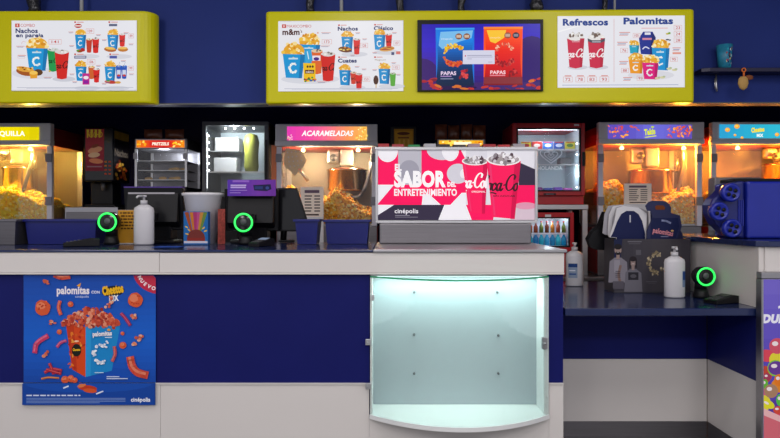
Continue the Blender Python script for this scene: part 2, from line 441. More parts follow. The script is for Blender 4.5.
# ------------------------------------------------------------------ main counter
XE = X(563, D0)
NX0, NX1 = X(370, D0), X(548, D0)            # display niche
zb, zw = Z(272, D0), Z(383, D0)               # band bottom, blue / white line
nz0, nz1 = Z(413, D0), zb - .0115
mc = thing('service_counter', 'long straight service counter with navy and white panels under a white band', 'counter', (-.9, 3.4, 0))
part('countertop', B().box(-2.9, X(373, D0), 3.022, 3.85, 1.088, 1.10, .003), navy_top, mc, 'glossy navy countertop')
part('steel_top', B().box(X(373.3, D0), XE + .012, 3.018, 3.85, 1.086, 1.102, .003), steel, mc, 'stainless steel end of the countertop')
s1 = X(161, D0)
part('band_panel', B().box(-2.9, s1 - .0008, 3.028, 3.05, zb, 1.087, .002), white_lam, mc)
part('band_panel', B().box(s1 + .0008, XE, 3.028, 3.05, zb, 1.085, .002), white_lam, mc)
part('band_lip', B().box(-2.9, XE, 3.022, 3.05, zb - .010, zb - .001, .002), white_lam, mc)
part('navy_panel', B().box(-2.9, NX0 - .002, 3.048, 3.07, zw + .002, zb - .011), navy_lam, mc)
part('navy_panel', B().box(NX1 + .002, XE, 3.048, 3.07, zw + .002, zb - .011), navy_lam, mc)
part('trim_strip', B().box(-2.9, NX0 - .003, 3.038, 3.07, zw - .004, zw + .002).box(NX1 + .003, XE, 3.038, 3.07, zw - .004, zw + .002), white_lam, mc)
part('lower_panel', B().box(-2.9, s1 - .0008, 3.045, 3.07, .03, zw - .004), white_lam, mc)
part('lower_panel', B().box(s1 + .0008, NX0 - .004, 3.045, 3.07, .03, zw - .004), white_lam, mc)
part('lower_panel', B().box(NX0 - .003, NX1 + .003, 3.045, 3.07, .03, nz0 - .026), white_lam, mc)
part('lower_panel', B().box(NX1 + .004, XE, 3.045, 3.07, .03, zw - .004), white_lam, mc)
part('carcass', B().box(-2.9, NX0 - .02, 3.071, 3.84, 0, 1.085).box(NX1 + .02, XE - .002, 3.071, 3.84, 0, 1.085).box(NX0 - .02, NX1 + .02, 3.25, 3.84, 0, 1.085).box(NX0 - .02, NX1 + .02, 3.071, 3.25, 0, nz0 - .03), navy_dark, mc)

# glass display built into the counter
dc = thing('display_case', 'empty lit display niche with a bowed glass front set into the counter', 'display case', ((NX0 + NX1) / 2, 3.1, nz0 - .025))
YB = 3.19
def arc(y_end, bulge, n=24, x0=NX0 + .002, x1=NX1 - .002):
    out = []
    for i in range(n + 1):
        t = i / n; out.append((x0 + (x1 - x0) * t, y_end - bulge * (1 - (2 * t - 1) ** 2)))
    return out
xa, xb = NX0 + .002, NX1 - .002
part('back_panel', B().box(xa, xb, YB, YB + .015, nz0, nz1 - .002), case_back, dc)
part('side_panel', B().box(xa, xa + .010, 3.03, YB - .0005, nz0, nz1 - .012), case_white, dc)
part('side_panel', B().box(xb - .022, xb, 3.03, YB - .0005, nz0, nz1 - .012), case_white, dc)
part('base', B().prism(arc(3.03, .19, x0=xa - .004, x1=xb + .004) + [(xb, 3.03), (xb, YB + .015), (xa, YB + .015), (xa, 3.03)], nz0 - .022, nz0 - .001, 'z'), case_white, dc)
part('top_panel', B().box(xa, xb, 3.055, YB - .001, nz1 - .010, nz1 - .002), case_white, dc)
ao = arc(3.028, .185); ai = [(x, y + .006) for x, y in ao]
gz = nz1 - .012
part('curved_glass', B().prism(ao + ai[::-1], nz0 + .001, gz - .001, 'z'), g_case, dc, 'bowed clear glass front')
part('glass_edge', B().prism(ao + ai[::-1], gz - .0005, gz + .006, 'z'), g_edge, dc, 'green polished glass edge')
part('light_strip', B().box(xa + .03, xb - .03, 3.10, 3.125, nz1 - .016, nz1 - .0105), led_mint, dc)
for px, py in ((414, 292), (497, 292), (414, 334), (498, 335), (414, 373), (498, 373)):
    part('peg', B().lathe([(.006, 0), (.006, .012), (.003, .016)], (X(px, YB), YB - .016, Z(py, YB)), 'y', 12), grey_p, dc)
for py in (342, 386): part('clip', B().box(X(365.5, 3.02), X(371, 3.02), 3.012, 3.028, Z(py + 3, 3.02), Z(py - 3, 3.02), .002).lathe([(.004, 3.006), (.004, 3.012)], (X(367.5, 3.02), 0, Z(py, 3.02)), 'y', 10), alu, dc)
part('clip', B().box(X(371.5, 3.02), X(374.5, 3.02), 3.012, 3.027, Z(300.5, 3.02), Z(294.5, 3.02), .002), alu, dc)
part('lock', B().box(X(541.5, 3.02), X(547, 3.02), 3.008, 3.027, Z(349, 3.02), Z(337, 3.02), .003).lathe([(.005, 2.998), (.005, 3.008)], (X(544.5, 3.02), 0, Z(343, 3.02)), 'y', 12), steel, dc)

# ------------------------------------------------------------------ low counter and the counter beside it
RX = 1.820
lc = thing('low_counter', 'lower navy counter section recessed between the two taller counters', 'counter', (1.33, 3.6, 0))
part('countertop', B().box(XE + .013, RX - .002, 3.055, 4.3, .772, .81, .004), navy_top, lc)
yr = 3.56; zr = Z(421, yr)
part('navy_panel', B().box(XE + .003, RX - .003, yr, yr + .02, Z(359, yr) + .001, .771), navy_dark, lc)
part('lower_panel', B().box(XE + .003, RX - .003, yr - .003, yr + .02, zr, Z(359, yr)), white_lam, lc)
part('kick_plate', B().box(XE + .003, RX - .003, yr - .004, yr + .02, 0, zr - .001), steel_d, lc, 'steel kick plate')
rc = thing('corner_counter', 'tall white and navy side counter ending at the lit sweets sign', 'counter', (2.4, 3.5, 0))
zt = 1.112
part('upper_panel', B().box(RX, RX + .025, 3.06, 3.56, .811, zt), white_lam, rc)
part('upper_panel', B().box(RX, RX + .025, 3.5615, 4.25, .811, zt), white_lam, rc)
part('navy_panel', B().box(RX, RX + .025, 3.06, 3.555, Z(383, D0) + .001, .809), navy_dark, rc)
part('lower_panel', B().box(RX, RX + .025, 3.055, 3.555, zr, Z(383, D0)), white_lam, rc)
part('kick_plate', B().box(RX, RX + .025, 3.065, 3.555, 0, zr - .001), steel_d, rc, 'steel kick plate')
part('front_panel', B().box(RX + .026, 3.4, 3.05, 3.07, .03, zt), white_lam, rc)
ct = [(RX - .03, 4.3), (RX - .03, 3.45)] + [(RX - .03 + .42 * (1 - math.cos(a)), 3.45 - .42 * math.sin(a)) for a in [PI / 2 * i / 10 for i in range(1, 11)]] + [(3.4, 3.03), (3.4, 4.3)]
ct = [(RX - .03, 4.3), (RX - .03, 3.12), (RX - .015, 3.06), (RX + .03, 3.03), (3.4, 3.03), (3.4, 4.3)]
part('countertop', B().prism(ct, zt + .001, zt + .031, 'z', .004), navy_top, rc)

# ------------------------------------------------------------------ yellow menu boards
def shell(x0, x1, y0, y1, z0, z1, r0, r1):
    p = []
    for i in range(7):
        a = PI / 2 * i / 6
        p.append((x0 + r0 - r0 * math.cos(a), y0 + r0 - r0 * math.sin(a)))
    for i in range(7):
        a = PI / 2 * i / 6
        p.append((x1 - r1 + r1 * math.sin(a), y0 + r1 - r1 * math.cos(a)))
    p += [(x1, y1), (x0, y1)]
    b = B().prism(p, z0, z1, 'z')
    es = [e for e in b.bm.edges if all(abs(v.co.z - z1) < 1e-6 for v in e.verts) or all(abs(v.co.z - z0) < 1e-6 for v in e.verts)]
    bmesh.ops.bevel(b.bm, geom=es, offset=.014, segments=3, affect='EDGES', profile=.5)
    return b
DB = 4.0; YP = DB - .004
RED, NAVY, PRICE = '#c8453c', '#1c2a66', '#d9776e'
def price(a, x, y, w, h, t=None):
    a.frame(x, y, x + w, y + h, max(1.2, h * .07), '#e0a39d')
    if t: a.text(t, x + w / 2, y + h * .76, h * .52, RED, w=w * .55, align='c', bold=.01)
def tinylabel(a, x, y, w=26):
    a.rect(x, y, x + w, y + 2.6, '#d98d86'); a.rect(x + w * .1, y + 5, x + w * .85, y + 7.2, '#6b7099')

mb = thing('menu_sign', 'yellow menu board with one lit panel headed Nachos en pareja', 'menu board', (X(20, DB), DB, Z(103, DB)))
part('casing', shell(X(-150, DB), X(158.5, 4.085), DB, SOF - .035, Z(103, DB), Z(10.5, DB), .02, .085), yellow, mb, 'glossy yellow casing')
pn = part('menu_panel', B().box(X(11.5, YP), X(137, YP), YP, DB - .0005, Z(91, YP), Z(20.5, YP)), case_white, mb)
a = Art(front(YP - .0006), 0, 15, 5.153)
a.rect(60, 29, 705, 388, '#e9e9f0')
a.rect(78, 44, 101, 63, RED); a.rect(86, 48, 93, 59, '#f0d0cc'); a.text('COMBO', 106, 61, 15, RED, w=74)
a.text('Nachos', 80, 92, 22, NAVY, w=115, bold=.035); a.text('en pareja', 82, 114, 19, NAVY, w=142, bold=.035)
a.ell(190, 300, 130, 30, '#dcdce6'); a.ell(330, 330, 60, 14, '#cfd0da')
a.bag(193, 170, 112, 84, 118, '#1a97d6', '#1277b4', n=46)
a.cup(274, 178, 58, 40, 115, '#1f9a4c', '#cfd6d0', True, '#0c3d1d')
a.cup(320, 190, 74, 50, 142, '#d3261f', '#dcd6d2')
a.ell(135, 292, 52, 22, '#a5561d', 16, .15); a.ell(130, 280, 46, 14, '#e2a33c', 14, .15, rough=.12)
for i in range(10): a.ell(95 + i * 8, 276 + R.uniform(-6, 8), 6, 4, R.choice(['#f4cf6a', '#d88a25', '#7b3e14', '#e9b24a']), 6)
a.ell(198, 296, 24, 17, '#5c3a1c', 12); a.poly([(152, 298), (172, 288), (196, 298), (192, 326), (158, 328)], '#e8a128'); a.ell(174, 298, 21, 10, '#f6c85a', 12)
price(a, 252, 126, 66, 26, '141')
for x, y in ((84, 160), (92, 208), (226, 320)): tinylabel(a, x, y, 44)
a.frame(92, 206, 130, 224, 1.5, '#e3b3ae'); a.stroke([(112, 150), (118, 138), (134, 140)], 1.5, '#d98d86'); a.ell(257, 290, 6, 5, '#d8b65a', 8)
def combo(a, x, y, s, kind):
    a.ell(x + 32 * s, y + 112 * s, 66 * s, 12 * s, '#d6d7e0')
    a.bag(x, y, 58 * s, 44 * s, 76 * s, n=18)
    if kind == 0:
        a.cup(x + 44 * s, y + 24 * s, 32 * s, 22 * s, 70 * s, '#c23a24', '#e7cf9a', False); a.cup(x + 78 * s, y + 20 * s, 36 * s, 26 * s, 76 * s)
        a.ell(x - 4 * s, y + 84 * s, 17 * s, 9 * s, '#9a4a1d', 9); a.ell(x + 12 * s, y + 78 * s, 12 * s, 9 * s, '#b8251d', 9, .5); a.ell(x - 14 * s, y + 82 * s, 8 * s, 5 * s, '#5d9a3a', 8)
    if kind == 1:
        a.cup(x + 48 * s, y - 2 * s, 32 * s, 24 * s, 64 * s)
        a.ell(x - 14 * s, y + 76 * s, 32 * s, 13 * s, '#b8682a', 14, .1); a.ell(x - 14 * s, y + 70 * s, 27 * s, 7 * s, '#efc15a', 10, .1, rough=.15)
        a.ell(x + 52 * s, y + 76 * s, 27 * s, 12 * s, '#c47a28', 12); a.ell(x + 52 * s, y + 69 * s, 24 * s, 6 * s, '#efc15a', 10, rough=.2)
    if kind == 2:
        a.cup(x + 54 * s, y + 2 * s, 34 * s, 24 * s, 64 * s, '#d0622a', '#eed08f', False); a.cup(x + 80 * s, y + 14 * s, 34 * s, 24 * s, 70 * s)
        a.rect(x + 8 * s, y + 36 * s, x + 44 * s, y + 94 * s, '#c5268c'); a.ell(x + 26 * s, y + 58 * s, 14 * s, 9 * s, '#f4e6f0', 10); a.rect(x + 14 * s, y + 72 * s, x + 38 * s, y + 88 * s, '#8a1a9c')
    if kind == 3:
        for dx in (44, 72):
            a.cup(x + dx * s, y - 2 * s, 30 * s, 22 * s, 66 * s, '#1f54b8', '#2f6fd0', False); a.rect(x + dx * s - 9 * s, y + 18 * s, x + dx * s + 9 * s, y + 42 * s, '#cfd9ee'); a.ell(x + dx * s, y + 46 * s, 9 * s, 6 * s, '#cc3d35', 8)
            a.stroke([(x + dx * s, y - 6 * s), (x + (dx + 6) * s, y - 24 * s)], 2, '#9aa4c8')
        a.ell(x + 2 * s, y + 80 * s, 32 * s, 9 * s, '#c03a2e', 12, .1); a.ell(x - 10 * s, y + 74 * s, 9 * s, 6 * s, '#4f9a3f', 8); a.ell(x + 40 * s, y + 82 * s, 16 * s, 7 * s, '#d8a04a', 8)
combo(a, 417, 102, 1, 0); combo(a, 584, 103, 1, 1); combo(a, 420, 266, 1, 2); combo(a, 571, 267, 1, 3)
for x, y in ((386, 35), (562, 35), (386, 200), (567, 200)):
    a.rect(x, y, x + 9, y + 8, RED); a.rect(x + 14, y + 2, x + 48, y + 6, '#d98d86')
a.ell(406, 58, 19, 11, '#b8281f', 16); a.rect(390, 55, 422, 61, '#f3e4e0'); a.rect(565, 48, 607, 60, '#59627f'); a.rect(386, 212, 448, 226, '#4a4f78'); a.rect(390, 215, 444, 222, '#c5c7da'); a.rect(568, 212, 606, 226, '#4d57a6')
for x, y, w, t in ((446, 72, 42, '109'), (452, 230, 42, '106'), (666, 98, 26, '89'), (664, 264, 28, '99')): price(a, x, y, w, 26 if w > 30 else 24, t)
for x, y in ((356, 88), (360, 158), (498, 102), (528, 128), (666, 150), (640, 92), (498, 260), (362, 304), (376, 344), (528, 352), (668, 304), (546, 344), (626, 236)): tinylabel(a, x, y, 26)
a.rect(90, 374, 690, 377, '#b9bccb'); a.rect(140, 379, 640, 381, '#c3c6d3')
a.make('menu_print', P_lit, pn)

mr = thing('menu_sign', 'wide yellow menu board with two lit panels and a video screen', 'menu board', (X(267, DB), DB, Z(103.5, DB)))
part('casing', shell(X(266, 4.03), XB(695.5, DB), DB, SOF - .045, Z(103.6, DB), Z(11, DB), .03, .03), yellow, mr, 'glossy yellow casing')
pn = part('menu_panel', B().box(XB(278.5, YP), XB(403.5, YP), YP, DB - .0005, Z(91.6, YP), Z(21, YP)), case_white, mr)
a = Art(frontb(YP - .0006), 270, 15.3, 5.47)
a.rect(45, 34, 728, 416, '#ebebf1')
a.rect(66, 50, 88, 70, RED); a.rect(73, 54, 80, 66, '#f0d0cc'); a.text('MAXICOMBO', 92, 68, 15, RED, w=134)
a.text('m&m', 68, 107, 30, '#4a2118', w=94, bold=.035); a.text("'s", 164, 96, 16, '#4a2118', bold=.01)
a.ell(220, 350, 160, 26, '#dadbe4')
a.bag(216, 160, 118, 96, 110, '#1a97d6', '#1277b4', False, 46)
a.cup(256, 196, 64, 50, 128, '#e2662c', '#e9c9a0', False); a.rect(232, 222, 276, 250, '#f0e4f0'); a.ell(254, 240, 16, 10, '#4a2a86', 10)
a.poly([(186, 196), (226, 188), (234, 250), (196, 262)], '#38a7dc'); a.stroke([(204, 200), (212, 240)], 5, '#d8eef8')
a.bag(131, 212, 122, 88, 134, '#1a97d6', '#1277b4', True, 52)
a.poly([(182, 262), (248, 264), (250, 362), (186, 366)], '#f2c21c'); a.rect(192, 300, 242, 320, '#5a2a1c'); a.text("m&m's", 217, 316, 11, '#f6e7d8', w=40, align='c', bold=.02)
for i in range(3): a.ell(206 + i * 14, 282, 6, 7, '#4a2a1c', 8)
for i in range(14): a.ell(190 + i * 4.6, 352 + R.uniform(-10, 12), 6, 5, R.choice(['#d8352b', '#2f8f46', '#2a63c0', '#e88a22', '#6a3a20']), 8)
a.cup(318, 214, 80, 56, 150, '#d3261f', '#dcd6d2')
price(a, 284, 134, 54, 26, '173')
for x, y in ((280, 96), (276, 168), (258, 364)): tinylabel(a, x, y, 52)
a.ell(262, 98, 5, 5, '#e0a39d', 8)
def block(a, t, x, y, w, bx, by, k):
    a.rect(x + 2, y - 33, x + 12, y - 25, RED); a.rect(x + 16, y - 31, x + 48, y - 27, '#d98d86')
    if t: a.text(t, x, y, 20, NAVY, w=w, bold=.04)
    a.ell(bx + 40, by + 96, 72, 14, '#d6d7e0')
    a.bag(bx, by, 64, 50, 84, n=22)
    if k == 0: a.cup(bx + 52, by + 14, 38, 27, 84); a.ell(bx - 12, by + 70, 38, 16, '#6d3a16', 14, .1); [a.ell(bx - 40 + i * 7, by + 66 + R.uniform(-8, 8), 7, 4, R.choice(['#efc14a', '#d88a25', '#f8dc80', '#7c4a1c']), 6) for i in range(9)]
    if k == 1: a.cup(bx + 50, by - 2, 36, 26, 76); a.ell(bx + 40, by + 78, 42, 14, '#d8a35a', 16, -.1); a.ell(bx + 40, by + 75, 40, 9, '#b5502a', 14, -.1); a.stroke([(bx + 6, by + 78), (bx + 30, by + 72), (bx + 52, by + 76), (bx + 76, by + 69)], 3, '#e6c23c')
    if k == 2: a.cup(bx + 46, by + 14, 34, 24, 64, '#d0402c', '#e8d2b8'); a.cup(bx + 76, by + 22, 38, 27, 84)
    if k == 3: a.cup(bx + 46, by + 26, 34, 24, 70, '#58a838', '#b8c8a8', False); a.ell(bx - 46, by + 62, 14, 26, '#4a2a1c', 12); a.rect(bx - 48, by + 84, bx - 43, by + 106, '#d8b070')
block(a, 'Nachos', 371, 86, 110, 423, 120, 0); block(a, 'Cl\u00e1sico', 568, 85, 106, 600, 110, 1)
block(a, 'Cuates', 372, 261, 103, 411, 302, 2); block(a, None, 568, 262, 10, 626, 296, 3)
a.text('Magnum', 574, 252, 9, '#9a8a6a', w=60); a.rect(664, 206, 680, 222, '#4a4f78'); a.rect(690, 202, 714, 218, '#d9776e')
for x, y, w, t in ((494, 156, 42, '126'), (506, 340, 42, '153'), (676, 144, 36, '107'), (668, 276, 40, '115')): price(a, x, y, w, 26, t)
for x, y in ((468, 98), (505, 132), (668, 98), (560, 206), (464, 282), (502, 296), (664, 262), (560, 300), (690, 326), (440, 220)): tinylabel(a, x, y, 26)
a.rect(80, 402, 700, 405, '#b9bccb'); a.rect(120, 408, 670, 410, '#c3c6d3')
a.make('menu_print', P_lit, pn)
pn = part('menu_panel', B().box(XB(557.5, YP), XB(685, YP), YP, DB - .0005, Z(88.7, YP), Z(18, YP)), case_white, mr)
a = Art(frontb(YP - .0006), 550, 10.8, 5.153)
a.rect(40, 36, 694, 402, '#eaeaf1')
a.text('Refrescos', 66, 83, 31, '#1f3f8c', w=234, bold=.045); a.text('Palomitas', 379, 78, 31, '#1f3f8c', w=256, bold=.045)
a.poly([(40, 112), (150, 84), (152, 88), (40, 120)], '#f6f6f8')
a.rect(329, 52, 331.5, 372, '#d9a7a7')
for x, dk in ((133, False), (239, True)):
    a.ell(x + 10, 298, 52, 12, '#d2d2dc')
    a.ell(x, 146, 44, 20, '#e8e5e3', 20)
    for i in range(16): a.ell(x + R.uniform(-34, 34), 136 + R.uniform(-12, 10), 9, 6, R.choice(['#6f5a50', '#b9b2ad', '#f3f1ee', '#8d837d', '#d8d3cf']), 6, R.random() * 3)
    P = [(x - 45, 150), (x - 22, 160), (x, 163), (x + 22, 160), (x + 45, 150), (x + 33, 297), (x, 304), (x - 33, 297)]
    a.poly(P, '#cc2547'); a.clip = [P[0], P[4], P[5], P[6], P[7]]
    a.poly([(x + 22, 148), (x + 46, 148), (x + 34, 300), (x + 20, 304)], '#b91d3d')
    if dk: [a.poly(q, '#4a4a58') for q in ([(x - 46, 150), (x - 22, 160), (x - 21, 174), (x - 44, 165)], [(x - 22, 160), (x + 22, 160), (x + 21, 174), (x - 21, 174)], [(x + 22, 160), (x + 46, 150), (x + 44, 165), (x + 21, 174)])]; a.rect(x - 22, 166, x + 22, 171, '#b9b9c4')
    else: a.rect(x - 20, 166, x + 20, 169, '#e8b9c4')
    script(a, x - 84, 246, 42, '#f6eef0', w=.17); a.clip = None
for x, t in ((68, '72'), (132, '78'), (192, '83'), (256, '93')): price(a, x, 346, 48, 28, t); a.rect(x + 8, 339, x + 42, 344, '#d98d86')
a.text('', 0, 0, 1, RED) if False else None
def bucket(x, y, wt, wb, h, c, dk): a.bag(x, y, wt, wb, h, c, dk, True, 40)
a.ell(520, 340, 120, 24, '#dcdce4')
a.bag(434, 186, 52, 42, 44, '#17a4c4', '#0f86a4', False, 20)
a.poly([(458, 150), (480, 118), (528, 118), (545, 148), (536, 236), (468, 232)], '#1b2f8e'); a.poly([(524, 120), (545, 148), (536, 236), (516, 236)], '#15236c'); a.rect(488, 122, 518, 134, '#e4e4ee'); a.rect(476, 150, 524, 160, '#d98aa0'); a.stroke([(478, 206), (492, 196), (510, 204)], 6, '#d8d8f0')
bucket(570, 200, 92, 74, 116, '#1a94d4', '#1277b4'); bucket(443, 262, 76, 60, 70, '#ef9a22', '#cf7e14'); bucket(516, 276, 84, 66, 86, '#de1f7e', '#b91566')
a.rect(470, 99, 606, 103, '#e5aeb0')
for y, t in ((86, '23'), (118, '24'), (150, '28')): price(a, 637, y, 42, 26, t)
a.ell(604, 130, 9, 5, '#c8b44a', 8); a.ell(614, 127, 7, 6, '#7aa63a', 8); a.ell(604, 160, 10, 4, '#4a4a52', 8); a.ell(616, 162, 7, 4, '#6a6a72', 8)
for x, y, w in ((356, 120, 56), (345, 170, 54), (356, 268, 46), (376, 350, 46), (630, 200, 42)): a.rect(x, y, x + w, y + 4, '#d98d86'); a.rect(x + 3, y + 8, x + w * .85, y + 12, '#8f95b6'); a.rect(x, y + 15, x + w * .8, y + 18, '#d98d86')
a.rect(630, 224, 674, 234, '#e59a8a')
for x, y, t in ((426, 126, '105'), (362, 202, '76'), (366, 304, '88'), (446, 344, '93'), (618, 248, '95')): price(a, x, y, 38, 24, t)
for x, y in ((612, 308), (640, 314), (552, 356), (578, 352)): a.ell(x, y, 14, 6, '#d9d3a6', 10); a.ell(x + 8, y - 4, 8, 5, '#b9c2a0', 8)
a.rect(62, 388, 660, 391, '#9aa6c8')
a.make('menu_print', P_lit, pn)
mr.rotation_euler.z = -.0175; mb.rotation_euler.z = -.004

# screen in the wide board
tv = thing('television', 'black framed video screen showing a blue and a red crisp bag', 'screen', (X(267, DB), DB, Z(103.5, DB)))
DT = DB - .024
part('housing', B().box(XB(417.5, DT), XB(543.5, DT), DT + .0005, DB - .0015, Z(91.8, DT), Z(20.6, DT), .003), black, tv)
a = Art(frontb(DT), 415, 15.3, 5.474)
a.grad(38, 54, 686, 412, ['#2c1fb4', '#3722c8', '#41209e', '#2e1a6e'], 14, True)
a.clip = [(38, 54), (686, 54), (686, 412), (38, 412)]
a.ell(640, 270, 110, 150, '#30176e', 20); a.ell(40, 330, 90, 90, '#3a1a6e', 20); a.rect(38, 372, 686, 412, '#40226e')
def crisp(pts, cols, gold):
    x0, x1 = min(p[0] for p in pts), max(p[0] for p in pts); a.poly(pts, cols[0]); a.n += 1
    y0, y1 = min(p[1] for p in pts), max(p[1] for p in pts)
    for i in range(24):
        t0, t1 = i / 24, (i + 1) / 24
        def side(t):
            pin = .055 * math.sin(PI * t) * (x1 - x0)
            return x0 + pin, x1 - pin
        (l0, r0), (l1, r1) = side(t0), side(t1); f = (i + .5) / 24 * (len(cols) - 1); k = min(int(f), len(cols) - 2); g = f - k
        c0 = [int(cols[k][j:j + 2], 16) / 255 for j in (1, 3, 5)]; c1 = [int(cols[k + 1][j:j + 2], 16) / 255 for j in (1, 3, 5)]
        a._add([(l0, y0 + (y1 - y0) * t0), (r0, y0 + (y1 - y0) * t0), (r1, y0 + (y1 - y0) * t1), (l1, y0 + (y1 - y0) * t1)], [c0[j] * (1 - g) + c1[j] * g for j in range(3)])
    a.n += 1
a.ell(220, 400, 120, 14, '#24104a')
crisp([(113, 78), (325, 76), (324, 390), (118, 390)], ['#1a78e0', '#1a86ea', '#1560b8', '#0f3f80', '#0c2c58', '#0c2244'], 0)
a.poly([(140, 96), (318, 88), (310, 130), (240, 150), (150, 190), (130, 170)], '#7cc0f0'); a.rect(113, 74, 326, 84, '#3aa0f0')
for x in (240, 284): a.ell(x, 121, 19, 17, '#8a5640', 14); a.rect(x - 13, 113, x + 13, 128, '#d6b8a0')
a.text('cinepolis', 144, 138, 9, '#e8f2fa', w=62)
for i in range(44):
    an = PI * (1.02 + .86 * R.random()); a.ell(212 + 48 * math.cos(an) + R.uniform(-8, 8), 206 + 34 * math.sin(an) + R.uniform(-9, 9), 8, 5.5, R.choice(['#f4c522', '#e8a212', '#f8dc5a', '#d8901c']), 8, R.random() * 3)
for i in range(52):
    an = PI * (.16 + .86 * R.random()); a.ell(216 + 48 * math.cos(an) + R.uniform(-8, 8), 236 + 38 * math.sin(an) + R.uniform(-11, 11), 9, 6, R.choice(['#e2502a', '#c8351f', '#f07a3a', '#d8622c']), 8, R.random() * 3)
a.text('PAPAS', 142, 331, 19, '#f0d8f4', w=84, bold=.03); a.lines(140, 336, 224, 1, 8, 5, '#b08ac8'); a.rect(140, 350, 210, 354, '#9aa0c0')
for i in range(14): a.ell(266 + R.uniform(-20, 22), 326 + R.uniform(-22, 20), 10, 7, R.choice(['#c02438', '#e04a4a', '#8a1a2c']), 8, R.random() * 3)
crisp([(377, 74), (590, 72), (586, 388), (376, 388)], ['#ff5a20', '#ff4a1c', '#f02a1c', '#e01c20', '#c8141c', '#7c1420'], 0)
a.poly([(392, 88), (500, 88), (488, 130), (440, 160), (412, 150)], '#ffc838'); a.rect(376, 70, 591, 82, '#ff8a30')
for x, c in ((508, '#9a5a44'), (553, '#2a2230')): a.ell(x, 117, 19, 17, c, 14); a.rect(x - 13, 109, x + 13, 124, '#c8a898' if c[1] == '9' else '#8a8494')
a.text('cinepolis', 410, 133, 9, '#ffe8c0', w=58)
for i in range(34):
    an = PI * (1.02 + .9 * R.random()); a.ell(488 + 44 * math.cos(an) + R.uniform(-8, 8), 200 + 34 * math.sin(an) + R.uniform(-8, 8), 8, 4, R.choice(['#f09a7a', '#f8c0a0', '#e86a50', '#d84a3a']), 7, R.random() * 3)
for i in range(56):
    an = PI * (.1 + .9 * R.random()); a.ell(490 + 48 * math.cos(an) + R.uniform(-8, 8), 234 + 40 * math.sin(an) + R.uniform(-12, 12), 9, 6, R.choice(['#c01a24', '#9a1420', '#e04a40', '#b83a3a']), 8, R.random() * 3)
a.text('PAPAS', 412, 327, 18, '#ffd8e0', w=84, bold=.03); a.rect(410, 332, 494, 338, '#e88a98'); a.rect(404, 350, 476, 354, '#d88a88')
for i in range(12): a.ell(536 + R.uniform(-26, 24), 322 + R.uniform(-18, 18), 10, 6, R.choice(['#a01424', '#d83a3a', '#8a1420']), 8, R.random() * 3)
a.rect(376, 344, 588, 380, '#8a3038')
for i in range(30):
    x = R.choice([R.uniform(40, 130), R.uniform(590, 684), R.uniform(130, 590)]); y = R.uniform(390, 412) if 110 < x < 600 else R.uniform(345, 412)
    a.ell(x, y, R.uniform(12, 26), R.uniform(4, 9), R.choice(['#c8342a', '#a82030', '#d8702a', '#7a1c38', '#b82c30']), 9, R.uniform(-.5, .5), rough=.15)
a.rect(262, 198, 436, 273, '#d8d8ec'); a.ell(276, 228, 4, 4, '#c83a4a', 8); a.rect(286, 224, 420, 227, '#8a8aa8'); a.rect(286, 233, 424, 236, '#a4a4bc'); a.rect(286, 243, 312, 246, '#a4a4bc'); a.rect(400, 258, 424, 267, '#c8c8dc')
a.make('picture_print', P_tv, tv)
tv.rotation_euler.z = -.0175

# ------------------------------------------------------------------ back counter and popcorn machines
BZ, BD = .78, 5.0
bc = thing('back_counter', 'dark steel work counter along the rear wall under the machines', 'counter', (0, 5.3, 0))
part('worktop', B().box(-3.6, 3.9, 4.88, 5.8, BZ - .03, BZ - .001, .004), steel_d, bc)
part('cabinet', B().box(-3.6, 3.9, 4.93, 5.8, 0, BZ - .031), black, bc)

def kernels(x0, x1, y0, y1, zf, n, cols, size=.013):
    V, P, C = [], [], []
    ico = bmesh.new(); bmesh.ops.create_icosphere(ico, subdivisions=1, radius=1)
    iv = [v.co.copy() for v in ico.verts]; ip = [[v.index for v in f.verts] for f in ico.faces]; ico.free()
    nx, ny = 22, 12; base = len(V)
    for j in range(ny + 1):
        for i in range(nx + 1):
            x, y = x0 + (x1 - x0) * i / nx, y0 + (y1 - y0) * j / ny; V.append((x, y, zf(x, y) - size * .15))
    for i in range(nx + 1): V.append((x0 + (x1 - x0) * i / nx, y0 - .002, 1.2))
    fb = (nx + 1) * (ny + 1)
    for i in range(nx): P.append([fb + i, fb + i + 1, i + 1, i]); C.append(lin(cols[0]))
    for j in range(ny):
        for i in range(nx):
            k = j * (nx + 1) + i; P.append([k, k + 1, k + nx + 2, k + nx + 1]); C.append(lin(cols[0]))
    for k in range(n):
        x, y = R.uniform(x0, x1), y0 + (y1 - y0) * R.random() ** 1.4
        z = zf(x, y) + R.uniform(-.5, .35) * size; s = size * R.uniform(.7, 1.25); c = lin(R.choice(cols)); i0 = len(V)
        q = [R.uniform(.65, 1.3) for _ in iv]
        V += [(x + v.x * s * w, y + v.y * s * w, z + v.z * s * w) for v, w in zip(iv, q)]
        for f in ip: P.append([i0 + t for t in f]); C.append(c)
    for k in range(int(n * .7)):                       # against the front glass
        x, z = R.uniform(x0, x1), 0; top = zf(x, y0); z = R.uniform(1.2, max(1.21, top)); s = size * R.uniform(.7, 1.2); c = lin(R.choice(cols)); i0 = len(V)
        q = [R.uniform(.65, 1.3) for _ in iv]
        V += [(x + v.x * s * w, y0 + v.y * s * w, z + v.z * s * w) for v, w in zip(iv, q)]
        for f in ip: P.append([i0 + t for t in f]); C.append(c)
    return V, P, C
def kern_obj(V, P, C, name, parent):
    off = Vector(root_of(parent).location); me = bpy.data.meshes.new(name)
    me.from_pydata([tuple(Vector(v) - off) for v in V], [], P)
    at = me.color_attributes.new('Ink', 'FLOAT_COLOR', 'CORNER'); buf = []
    for p, c in zip(me.polygons, C): buf += [*c, 1.0] * p.loop_total
    at.data.foreach_set('color', buf); me.materials.append(pop_m)
    o = bpy.data.objects.new(name, me); COL.objects.link(o); o.parent = parent; o['kind'] = 'stuff'
    return o
